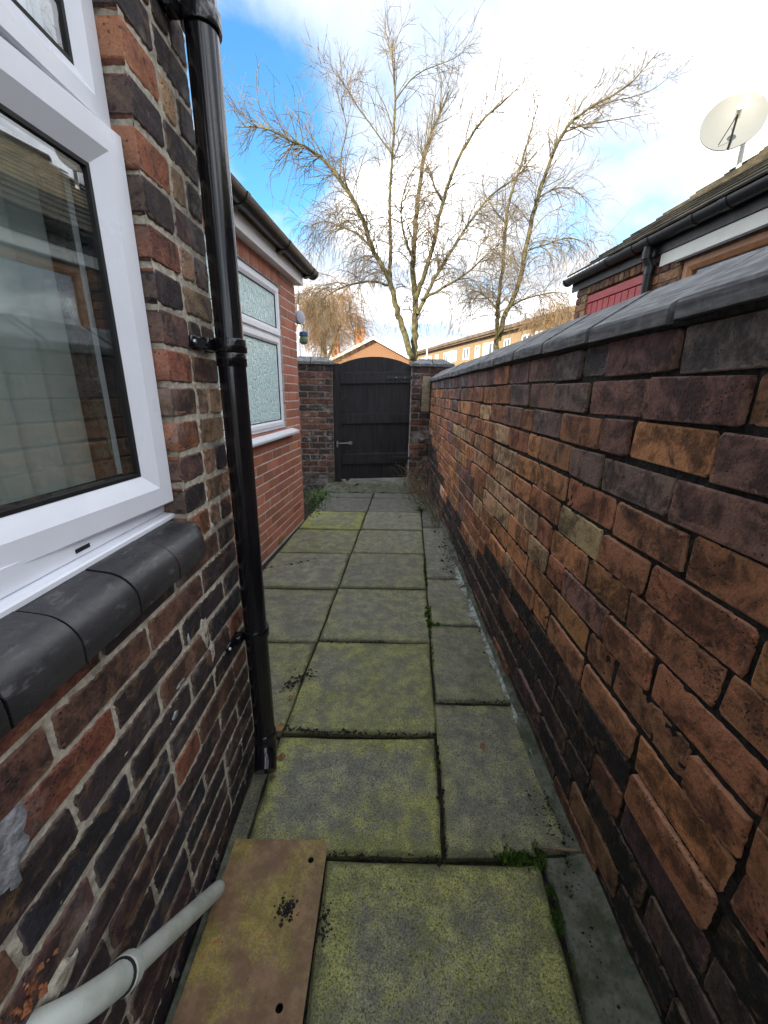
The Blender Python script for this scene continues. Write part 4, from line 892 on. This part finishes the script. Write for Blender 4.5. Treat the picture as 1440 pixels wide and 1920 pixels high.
for c in range(14):
    for i in range(24):
        s_ = S0+i*tw+(tw/2 if c % 2 else 0)
        up = c*tg; d_ = .095-up*math.cos(PIT); z_ = 2.585+up*math.sin(PIT)+.004
        Mx = Matrix.Translation(FN.P(s_, z_, d_)) @ Matrix.Rotation(FN.th, 4, 'Z') @ Matrix.Rotation(PIT-R(4)+rnd.uniform(-.012, .012), 4, 'X')
        if c < 14 and i < 14:
            o = bpy.data.objects.new('roof_tile', tme); COL.objects.link(o); o.parent = rfn; WO[o] = Mx.translation.copy()
            o.matrix_local = Matrix.Translation(-WO[rfn]) @ Mx
        else:
            rest.add([Mx @ v for v in tm.v], tm.f)
rt = MB(); rt.tube([FN.P(S0, 2.60+2.25*math.tan(PIT), -2.21), FN.P(NO, 2.60+2.25*math.tan(PIT), -2.21)], .075, 10); rt.build('ridge', 'tile', rfn, smooth=True)
o = rest.build('roof_tiles_beyond', 'tile', rfn); o['kind'] = 'stuff'

# satellite dish on the neighbour's roof
dc = Vector((3.275, 4.72, 3.85)); dish = thing('satellite_dish', (3.47, 4.78, 3.45), 'pale grey satellite dish on a pole above the neighbour roof', 'satellite dish')
nrm = Vector((-.47, -.84, .27)).normalized(); upv = Vector((.12, .20, .95)); upv = (upv-nrm*upv.dot(nrm)).normalized(); sdv = nrm.cross(upv).normalized()
q = MB(); vs = [dc-nrm*.055]; rings, n = 7, 40
for r in range(1, rings+1):
    k = r/rings
    for i in range(n):
        a = 2*math.pi*i/n; vs.append(dc+sdv*(.258*k*math.cos(a))+upv*(.262*k*math.sin(a))-nrm*(.055*(1-k*k)))
off = len(vs); vs2 = [v-nrm*.010 for v in vs]; fs = [(0, 1+i, 1+(i+1) % n) for i in range(n)]+[(1+r*n+i, 1+r*n+(i+1) % n, 1+(r+1)*n+(i+1) % n, 1+(r+1)*n+i) for r in range(rings-1) for i in range(n)]
fs2 = [tuple(off+x for x in f[::-1]) for f in fs]; e0 = 1+(rings-1)*n; rim = [(e0+i, e0+(i+1) % n, off+e0+(i+1) % n, off+e0+i) for i in range(n)]
q.add(vs+vs2, fs+fs2+rim); q.build('reflector', 'dish', dish, smooth=True, angle=50)
foc = dc+nrm*.22-upv*.10; low = dc-upv*.25
q = MB(); q.tube([low, low+nrm*.06, foc-upv*.03], .009, 8); q.tube([dc-upv*.20+sdv*.08, foc-upv*.03], .004, 6); q.build('arm', 'ironblack', dish)
q = MB(); q.tube([foc+nrm*.04, foc+nrm*.01, foc-nrm*.02, foc-nrm*.05], [.022, .024, .030, .036], 12); q.build('receiver', 'whitepaint', dish, smooth=True, angle=40)
mt_ = Vector((3.49, 4.80, 3.42)); q = MB(); q.tube([mt_, mt_+Vector((-.015, 0, .42))], .022, 12); q.build('mast', 'whitepaint', dish, smooth=True)
q = MB(); q.tube([mt_+Vector((-.015, 0, .40)), dc-nrm*.06-upv*.04], .026, 10); q.build('clamp', 'steel', dish)

# ------------------------------------------------------------------ trees
def crv(pts, n):
    """smooth polyline through points (Catmull-Rom), n samples per span"""
    P = [Vector(p) for p in pts]; P = [P[0]*2-P[1]]+P+[P[-1]*2-P[-2]]; out = []
    for i in range(1, len(P)-2):
        for k in range(n):
            t = k/n; a, b, c, d = P[i-1:i+3]; out.append(.5*((2*b)+(c-a)*t+(2*a-5*b+4*c-d)*t*t+(3*b-a-3*c+d)*t**3))
    out.append(P[-2]); return out
def rand_unit(rg):
    while True:
        v = Vector((rg.uniform(-1, 1), rg.uniform(-1, 1), rg.uniform(-1, 1)))
        if .05 < v.length < 1: return v.normalized()
def twig(mb, p, d, L, r, rg, droop, wob, seg, sides=3):
    pts = [p]; rad = [r]; d = d.normalized()
    for i in range(seg):
        d = (d+rand_unit(rg)*wob+Vector((0, 0, -droop))*(i+1)/seg).normalized(); p = p+d*(L/seg); pts.append(p); rad.append(max(r*(1-(i+1)/seg*.6), .0022))
    mb.tube(pts, rad, sides, False); return pts
def tree(name, label, Y, limbs, ground_z, base_px, n1, n2, n3, seed, zmid, twigmat='twig', r2=.016, weep=1.0, spread=2.2, group=None, dk=1.0, cat='tree'):
    rg = random.Random(seed); b = px(base_px[0], base_px[1], 1, Y); root = Vector((b.x, Y, ground_z))
    t = thing(name, tuple(root), label, cat, group); tr = MB(); tw_ = MB(); spots = []
    for k, (poly, r0, r1, dep) in enumerate(limbs):
        n = len(poly); P3 = [px(u, v, 1, Y+dep*(i/(n-1))**1.1+(.15*rg.uniform(-1, 1) if 0 < i else 0)) for i, (u, v) in enumerate(poly)]
        if k == 0: P3 = [root]+P3
        C = crv(P3, 5); rad = [r0*.72*(1-i/(len(C)-1))**.8+r1 for i in range(len(C))]; C = [c_+rand_unit(rg)*min(.03, rad[i]*.35) for i, c_ in enumerate(C)]
        tr.tube(C, rad, 9, False)
        L = sum((C[i+1]-C[i]).length for i in range(len(C)-1)); m_ = max(4, int(n1*L))
        for q in range(m_):
            f = rg.uniform(.10 if k else .28, 1.0)**.8; i = min(int(f*(len(C)-1)), len(C)-2); tg_ = (C[i+1]-C[i]).normalized(); spots.append((C[i], tg_, rad[i], L, f))
    for (p, tg_, r, L, f) in spots:                        # side branches: sweeping shoots above, hanging strands below
        hi = max(0.0, min(1.0, (p.z-zmid)/1.8)); side = rand_unit(rg); side = (side-tg_*side.dot(tg_)).normalized(); k_ = spread/2.7
        rb = min(r*.55, r2*rg.uniform(.6, 1.2))
        if hi > .45 and rg.random() < .25: continue
        d = (tg_*rg.uniform(.4, 1.1)+side*rg.uniform(.5, 1.1)+Vector((0, 0, .10+.15*hi))).normalized()
        LB = rg.uniform(.5, 1.25)*k_*(.75+.35*(1-f)); pts = twig(tw_, p, d, LB, rb, rg, (-.06*hi+.24*(1-hi))*weep, .17, 8, 4)
        for q in range(n2 if hi < .5 else max(2, n2-2)):
            i = rg.randint(1, 7); dd = (pts[i+1]-pts[i]).normalized(); sd_ = rand_unit(rg); sd_ = (sd_-dd*sd_.dot(dd)).normalized()
            d3 = (dd*.9+sd_*.75).normalized(); L3 = rg.uniform(.30, .85)*k_*(.85+.35*(1-hi))
            p3 = twig(tw_, pts[i], d3, L3, max(rb*.5, .0048), rg, (-.03*hi+.40*(1-hi))*weep, .22, 6, 3)
            for q3 in range(n3 if hi < .5 else 2):
                i3 = rg.randint(1, 5); d4 = ((p3[i3+1]-p3[i3]).normalized()+rand_unit(rg)*.6); twig(tw_, p3[i3], d4, rg.uniform(.15, .55)*k_*(.6+.6*(1-hi)), .0038, rg, (.02+.55*(1-hi))*weep, .24, 4, 3)
    tr.build('trunk', 'bark', t, smooth=True); tw_.build('crown', twigmat, t); return t
T1 = [
 ([(772, 690), (770, 664), (752, 610), (740, 562), (728, 519), (702, 475), (675, 400), (637, 337), (600, 294), (550, 266), (494, 240), (440, 238)], .115, .006, -1.2),
 ([(776, 690), (777, 650), (779, 600), (778, 562), (774, 487), (781, 400), (794, 300), (809, 250), (826, 210), (842, 170)], .125, .006, .9),
 ([(731, 530), (732, 460), (731, 375), (735, 300), (741, 187), (736, 110), (735, 72)], .060, .005, .4),
 ([(780, 560), (800, 500), (812, 462), (831, 375), (862, 294), (900, 231), (950, 185), (985, 150)], .075, .005, -.8),
 ([(783, 590), (810, 530), (837, 487), (875, 425), (919, 369), (969, 331), (1010, 280)], .060, .005, .7),
 ([(727, 535), (700, 528), (669, 531), (640, 540), (612, 556), (585, 580)], .038, .004, -1.0),
 ([(790, 562), (830, 540), (875, 512), (910, 480), (944, 450)], .045, .004, -.6),
 ([(831, 380), (815, 350), (806, 320), (790, 290), (792, 240)], .030, .004, .5),
 ([(775, 490), (758, 440), (752, 390), (764, 340), (780, 310)], .035, .004, -1.0),
 ([(700, 470), (672, 440), (640, 425), (605, 415), (575, 430)], .030, .004, .9),
 ([(637, 340), (640, 290), (650, 240), (640, 190), (655, 150)], .022, .003, .3),
 ([(740, 190), (770, 150), (800, 130), (850, 110), (890, 80)], .016, .003, .6),
 ([(735, 290), (700, 240), (670, 200), (640, 150), (612, 130)], .020, .003, .8),
]
tree('bare_tree', 'tall multi-stemmed bare tree with yellow-green bark directly behind the gate', 11, T1, 0, (774, 690), 13, 5, 3, 3, 4.8, spread=2.5, r2=.012)
T2 = [
 ([(931, 700), (931, 650), (933, 600), (934, 575), (944, 487), (950, 400), (975, 312), (994, 250), (1010, 190)], .115, .006, .6),
 ([(936, 640), (944, 600), (975, 525), (994, 425), (1019, 337), (1056, 250), (1100, 206), (1175, 162), (1237, 94)], .105, .005, -.8),
 ([(1056, 250), (1090, 235), (1150, 225), (1225, 212)], .028, .004, -.3),
 ([(955, 575), (985, 560), (1012, 553), (1045, 548), (1078, 556)], .040, .004, -.8),
 ([(1010, 370), (1037, 356), (1060, 352), (1081, 358), (1110, 390)], .028, .004, .6),
 ([(990, 470), (1012, 462), (1062, 447), (1095, 455), (1115, 478)], .030, .004, -.9),
 ([(948, 420), (925, 390), (905, 350), (915, 300)], .030, .004, .9),
 ([(938, 590), (915, 560), (890, 545), (866, 560)], .035, .004, -.6),
 ([(1100, 206), (1150, 190), (1220, 170), (1270, 130)], .018, .003, .5),
 ([(1040, 280), (1050, 220), (1070, 170), (1085, 110)], .020, .003, .4),
]
tree('bare_tree', 'bare twisted tree with dark trunk rising beyond the right-hand wall', 13, T2, 0, (931, 700), 12, 5, 3, 8, 5.5, spread=2.9, r2=.014)
T3 = [
 ([(615, 720), (612, 680), (606, 630), (600, 590), (598, 560)], .12, .01, .3),
 ([(612, 680), (630, 630), (645, 595), (660, 575)], .07, .008, -.4),
 ([(610, 670), (590, 620), (575, 585), (568, 570)], .07, .008, .5),
 ([(608, 640), (622, 590), (628, 560)], .05, .006, -.8),
]
tree('bare_tree', 'dense tan weeping bare tree beyond the left gate pier', 17, T3, 0, (615, 720), 22, 7, 3, 12, 7.5, 'tantwig', .014, 1.3, 3.0)
T4 = [([(1050, 700), (1048, 640), (1040, 600), (1030, 575)], .12, .01, .4), ([(1050, 650), (1062, 610), (1072, 585)], .08, .01, -.4), ([(1049, 640), (1020, 610), (1000, 600)], .07, .01, .6)]
tree('bare_tree', 'small bushy tan tree with ivy beside the red door roof end', 20, T4, 0, (1050, 700), 16, 6, 2, 15, 7.5, 'tantwig', .016, 1.3, 2.6)

# ------------------------------------------------------------------ houses far behind
gh = thing('gable_house', (-.9, 30, 0), 'low orange brick house with white-edged gable behind the gate', 'house')
GY = 28; ga = px(700, 633, 1, GY); gl_ = px(622, 668, 1, GY); gr_ = px(760, 671, 1, GY)
gx, gz = ga.x, ga.z; slope = ((ga.z-gl_.z)/(ga.x-gl_.x)+(ga.z-gr_.z)/(gr_.x-ga.x))/2; hw = 3.6; ez = gz-hw*slope
q = MB(); q.prism([(gx-hw+.3, GY, 0), (gx+hw-.3, GY, 0), (gx+hw-.3, GY, ez+.15), (gx, GY, gz-.14), (gx-hw+.3, GY, ez+.15)], (0, 9, 0)); w_ = q.build('wall', 'brick_far', gh); w_.color = (.19, .098, .052, 1)
for sg_ in (-1, 1):
    q = MB(); q.prism([(gx, GY-.25, gz+.12), (gx+sg_*hw, GY-.25, ez+.12), (gx+sg_*hw, GY-.25, ez), (gx, GY-.25, gz)], (0, 9.4, 0)); q.build('roof', 'farroof', gh)
    q = MB(); q.prism([(gx, GY-.33, gz+.06), (gx+sg_*hw, GY-.33, ez+.06), (gx+sg_*hw, GY-.33, ez-.12), (gx, GY-.33, gz-.14)], (0, .06, 0)); q.build('bargeboard', 'whitepaint', gh)
for k, (u, v0, lab) in enumerate(((673, 612, 'taller orange brick chimney rising behind the white-edged gable'), (628, 636, 'shorter orange brick chimney seen through tan weeping twigs'))):
    c_ = px(u, v0, 1, 38); t = thing('chimney_house', (c_.x, 40, 0), lab, 'house'); w = .42 if k == 0 else .36
    q = MB(); q.box(c_.x-w, c_.x+w, 38, 38.8, 2.5, c_.z-.25); o = q.build('chimney', 'brick_far', t); o.color = (.48, .19, .085, 1)
    q = MB(); q.box(c_.x-w-.06, c_.x+w+.06, 37.94, 38.86, c_.z-.45, c_.z-.25); o2 = q.build('chimney_cap', 'brick_far', o); o2.color = (.42, .17, .08, 1)
    for s_ in (-1, 1):
        q = MB(); q.tube([(c_.x+s_*w*.5, 38.4, c_.z-.26), (c_.x+s_*w*.5, 38.4, c_.z+.12)], [.13, .11], 10); o3 = q.build('chimney_pot', 'brick_far', o); o3.color = (.5, .2, .08, 1)
    q = MB(); q.prism([(c_.x-2.4, 38.4, 0), (c_.x+2.4, 38.4, 0), (c_.x+2.4, 38.4, 2.2), (c_.x, 38.4, 3.3), (c_.x-2.4, 38.4, 2.2)], (0, 6, 0)); o4 = q.build('wall', 'brick_far', t); o4.color = (.42, .17, .08, 1)
# long block of flats
fa, fb = px(1100, 566, 1, 30), px(785, 660, 1, 64)
dv_ = Vector((fb.x-fa.x, fb.y-fa.y, 0)); FLn = dv_.length; deg = math.degrees(math.atan2(-dv_.y, -dv_.x))       # s runs towards the camera so that d faces left
FF = Frame((fb.x, fb.y, 0), deg); ztop = (fa.z+fb.z)/2
flats = thing('apartment_block', tuple(FF.P(FLn/2, 0, -4)), 'long yellow brick block of flats with white windows behind the right wall', 'building')
q = MB(); q.box(-4, FLn+6, -9, 0, 0, ztop-.35, FF.M); o = q.build('wall', 'brick_far', flats); o.color = (.24, .17, .095, 1)
q = MB(); q.prism([FF.P(-4.2, ztop-.35, .55), FF.P(-4.2, ztop-.05, .55), FF.P(-4.2, ztop+1.35, -4.5), FF.P(-4.2, ztop-.05, -9.6), FF.P(-4.2, ztop-.35, -9.6)], FF.t*(FLn+10.4)); q.build('roof', 'farroof', flats)
q = MB(); q.box(-4.2, FLn+6.2, .30, .42, ztop-.52, ztop-.354, FF.M); q.build('eaves_board', 'farroof', flats)
for st, z0 in enumerate((ztop-2.35, ztop-5.0)):
    for i in range(13):
        a = 1.2+i*2.95
        if a > FLn+4: break
        w = 1.5 if i % 2 else 1.05
        q = MB(); fring(q, FF, a, a+w, z0, z0+1.25, .12, -.05, .05, .01); q.box(a+w/2-.06, a+w/2+.06, -.04, .04, z0+.1, z0+1.15, FF.M); wn_ = q.build('window', 'whitepaint', flats)
        q = MB(); q.box(a+.11, a+w-.11, -.01, .015, z0+.11, z0+1.14, FF.M); q.build('pane', 'paneldark', wn_)
    for i in range(4):
        a = 2.9+i*8.9; q = MB(); q.box(a, a+1.1, .002, .06, z0-1.15, z0+1.3, FF.M); o = q.build('panel', 'whitepaint', flats)
lp_ = px(802, 632, 1, 40); lamp = thing('lamp_post', (lp_.x, 40, 0), 'thin pale street lamp post in front of the distant flats', 'lamp post')
q = MB(); q.tube([(lp_.x, 40, 0), (lp_.x, 40, 1.2), (lp_.x, 40, lp_.z)], [.10, .07, .055], 10); q.build('post', 'whitepaint', lamp, smooth=True)
q = MB(); q.tube([(lp_.x, 40, lp_.z), (lp_.x-.5, 40, lp_.z+.15)], .05, 8); q.bbox(lp_.x-1.0, lp_.x-.45, 39.88, 40.12, lp_.z+.1, lp_.z+.2, .03); q.build('lantern', 'reel', lamp)
wpx = px(562, 640, 1, 9); q = MB(); q.tube([(wpx.x, 9, 0), (wpx.x, 9, 3.0)], [.022, .020], 10); o = q.build('line_post', 'whitepaint'); tag(o, 'thin white upright post seen between extension corner and tan tree', 'post')

# ------------------------------------------------------------------ small things on the path
def clump(mb, c, r, rg, sq=.7):
    """an irregular eight-faced crumb"""
    P = [c+Vector((rg.uniform(.7, 1.3)*dx, rg.uniform(.7, 1.3)*dy, rg.uniform(.7, 1.3)*dz*sq))*r for dx, dy, dz in ((1, 0, 0), (-1, 0, 0), (0, 1, 0), (0, -1, 0), (0, 0, 1), (0, 0, -.4))]
    mb.add(P, [(0, 2, 4), (2, 1, 4), (1, 3, 4), (3, 0, 4), (2, 0, 5), (1, 2, 5), (3, 1, 5), (0, 3, 5)])
rg = random.Random(77); so = MB()
def scatter(mb, pts, n, sig, r0, r1, z=.002):
    for _ in range(n):
        k = rg.random()*(len(pts)-1); i = min(int(k), len(pts)-2); p = Vector(pts[i]).lerp(Vector(pts[i+1]), k-i); q_ = Vector((p.x+rg.gauss(0, sig), p.y+rg.gauss(0, sig), z))
        if q_.x > .59: q_.x = .59-rg.random()*.02
        clump(mb, q_, rg.uniform(r0, r1)*(1 if rg.random() < .85 else 1.8), rg)
def g2(*pp): return [gp(u, v).to_2d().to_3d() for u, v in pp]
scatter(so, g2((535, 1290), (560, 1275), (580, 1262)), 110, .020, .002, .006)
scatter(so, g2((530, 1362), (600, 1374), (700, 1377), (815, 1378)), 150, .007, .002, .006)
scatter(so, g2((600, 1203), (660, 1205), (720, 1203)), 60, .007, .002, .005)
scatter(so, g2((612, 1600), (720, 1612), (835, 1612)), 60, .006, .002, .005)
scatter(so, g2((820, 1400), (828, 1480), (835, 1600)), 60, .006, .002, .005)
scatter(so, g2((1010, 1500), (1050, 1580), (1110, 1700), (1150, 1800), (1190, 1900)), 330, .024, .0012, .004, .012)
scatter(so, g2((860, 1080), (900, 1180), (960, 1310), (1040, 1500)), 150, .016, .0015, .005)
scatter(so, g2((820, 1318), (900, 1318), (955, 1318)), 60, .008, .002, .005)
scatter(so, g2((612, 1700), (600, 1770)), 70, .010, .0012, .0036)
scatter(so, [(-.238, .672, 0), (-.228, .655, 0)], 130, .011, .0012, .0036, .0195)
scatter(so, g2((600, 1048), (500, 1066)), 40, .01, .002, .006)
scatter(so, [(.50, 2.6, 0), (.57, 3.4, 0), (.55, 4.4, 0), (.40, 5.3, 0)], 320, .035, .002, .008)
scatter(so, [(-.70, 5.35, 0), (-.4, 5.5, 0), (.2, 5.6, 0)], 120, .03, .002, .008)
scatter(so, [(-.82, 4.0, 0), (-.88, 4.6, 0), (-.9, 5.3, 0)], 200, .05, .002, .009)
scatter(so, g2((430, 1600), (400, 1640), (360, 1700)), 60, .012, .002, .006)
o = so.build('soil_crumbs', 'soil'); tag(o, kind='stuff', label='dark soil crumbs scattered in joints and along the walls')
ms = MB()
def moss(pts, n, sig, h):
    for _ in range(n):
        k = rg.random()*(len(pts)-1); i = min(int(k), len(pts)-2); p = Vector(pts[i]).lerp(Vector(pts[i+1]), k-i); c_ = Vector((min(p.x+rg.gauss(0, sig), .597), p.y+rg.gauss(0, sig*1.5), -.002)); hh = h*rg.uniform(.4, 1.2)
        if noise.noise(Vector((c_.x*30, c_.y*22, 5))) < -.08: continue
        for _2 in range(3):
            a = rg.uniform(0, 6.28); d = Vector((math.cos(a), math.sin(a), 0))*hh*.45; e_ = Vector((-d.y, d.x, 0))*.8; ms.add([c_-e_, c_+e_, c_+d*rg.uniform(.2, 1.2)+Vector((0, 0, hh))], [(0, 1, 2)])
moss(g2((795, 1040), (799, 1100)), 500, .006, .010); moss(g2((801, 1140), (803, 1175)), 700, .008, .012); moss(g2((806, 1180), (812, 1250)), 160, .005, .008)
moss(g2((803, 1170), (830, 1172)), 260, .007, .010); moss(g2((897, 1150), (925, 1220), (945, 1270)), 700, .007, .010); moss(g2((815, 1385), (822, 1440)), 160, .005, .007)
moss(g2((955, 1300), (975, 1350)), 160, .005, .007)
moss(g2((930, 1600), (1005, 1605), (1020, 1620)), 1100, .012, .010); moss(g2((1020, 1625), (1040, 1720), (1075, 1860)), 900, .010, .008)
moss([(-.30, 3.05, 0), (-.33, 2.43, 0)], 160, .004, .007); moss([(-.80, 4.1, 0), (-.86, 4.9, 0)], 700, .05, .014)
o = ms.build('moss', 'moss'); tag(o, kind='stuff', label='bright green moss in the slab joints and along the wall foot')
# fallen leaves
lm = MB(); n = 6; vs = []
for i in range(n+1):
    t_ = i/n; w = .011*math.sin(math.pi*min(1, t_*1.05))**.8+.0005; zc = .004*math.sin(t_*5); vs += [Vector((-w, t_*.036-.018, zc+.004)), Vector((0, t_*.036-.018, zc)), Vector((w, t_*.036-.018, zc+.004))]
lm.add(vs, [(i*3+k, i*3+k+1, i*3+k+4, i*3+k+3) for i in range(n) for k in (0, 1)])
lme = bpy.data.meshes.new('fallen_leaf'); lme.from_pydata([tuple(v) for v in lm.v], [], lm.f); lme.materials.append(M['leafbrown']); lme.update()
near = [(545, 1308), (525, 1365), (527, 1420), (512, 1455), (798, 993), (797, 1020), (875, 1098), (868, 1100), (905, 1400), (970, 1328), (600, 965), (655, 955), (1140, 1760), (750, 970), (640, 903), (648, 908), (632, 900), (652, 900), (668, 910)]
LEAF = ['pinkish brown leaf beside dark soil patch left of path', 'curled leaf in the joint above the drainpipe foot', 'brown leaf right of the drainpipe collar', 'brown leaf just below the drainpipe shoe',
 'farther of two leaves in the right joint near weeds', 'nearer of two leaves in the right joint near weeds', 'right-hand leaf of the pair at white lime crust', 'left-hand leaf of the pair at white lime crust',
 'lone leaf in the middle of the right-hand slab', 'leaf at slab joint against foot of the boundary wall', 'leaf on dark far slab near the extension', 'leaf in the middle of the far dark slabs',
 'leaf on nearest cement fillet by the boundary wall', 'leaf on far slab left of the leafy weed']
for i, (u, v) in enumerate(near):
    p = gp(u, v, .006); o = bpy.data.objects.new('fallen_leaf', lme); o.location = p; o.rotation_euler = (rg.uniform(-.5, .5), rg.uniform(-.6, .6), rg.uniform(0, 6.28)); o.scale = (rg.uniform(.6, 1.1),)*3 if i < 14 else (2.8, 2.8, 2.8)
    COL.objects.link(o); WO[o] = p
    if i < 14: tag(o, LEAF[i], 'leaf', 'brown leaves on the paving')
    else: tag(o, 'brown leaf in the heap at the foot of the black gate', 'leaf', 'brown leaves under the gate')
# twig by the right wall
q = MB(); a, b = gp(1008, 1588, .012), gp(1088, 1596, .014); q.tube([a, a.lerp(b, .4)+Vector((0, 0, .001)), a.lerp(b, .7), b], [.0045, .004, .0042, .0035], 7); o = q.build('twig', 'drystem', None, origin=tuple(a)); tag(o, 'short broken pale stick lying on the moss by right wall', 'stick')
# weeds
def weed(name, label, base, n, h, leaf, green, seed, spread=.12, leafmat='leafgreen', stem='drystem', group=None):
    rg = random.Random(seed); t = thing(name, tuple(base), label, 'weed', group); st = MB(); lf = MB()
    for _ in range(n):
        p = Vector(base)+Vector((rg.gauss(0, spread*.5), rg.gauss(0, spread), -.005)); p.x = min(p.x, .57); d = Vector((rg.uniform(-.5, .25), rg.uniform(-.5, .5), 1)); pts = twig(st, p, d, h*rg.uniform(.4, 1.1), .0022, rg, .25, .22, 6, 4)
        for i in range(1, 7):
            for k in range(2):
                if rg.random() < green:
                    c_ = pts[i]; dd = rand_unit(rg); dd.z = abs(dd.z)*.5; dd.normalize(); e_ = dd.cross(Vector((0, 0, 1)))
                    if e_.length < .1: continue
                    e_.normalize(); L = leaf*rg.uniform(.6, 1.3); lf.add([c_, c_+dd*L*.5+e_*L*.3, c_+dd*L+Vector((0, 0, -.15*L)), c_+dd*L*.5-e_*L*.3, c_+dd*L*.5+Vector((0, 0, -.08*L))], [(0, 1, 4), (1, 2, 4), (2, 3, 4), (3, 0, 4)])
    st.build('stems', stem, t)['kind'] = 'stuff'; lf.build('leaves', leafmat, t)['kind'] = 'stuff'; return t
weed('weed_plant', 'dried brown weed tangle at right wall foot before the gate', (.50, 4.75, 0), 85, .38, .022, .18, 1, .22, 'leafbrown')
weed('weed_plant', 'tall dead brown stalks growing in the corner beside the gate', (.40, 5.35, 0), 60, .42, .02, .12, 2, .12, 'leafbrown')
weed('weed_plant', 'pale green leafy weed rooted at the right edge of the path', (.42, 4.35, 0), 9, .16, .045, .8, 3, .06)
weed('weed_plant', 'small wispy dry weed against the brown boundary wall foot', (.55, 3.95, 0), 26, .30, .018, .2, 4, .1, 'leafbrown')
weed('weed_plant', 'low green weeds in the gap beside extension and left pier', (-.86, 4.75, 0), 60, .10, .026, .85, 5, .20)
weed('weed_plant', 'single green seedling against the wall of red extension', (-.925, 3.22, 0), 4, .17, .026, .8, 6, .02)
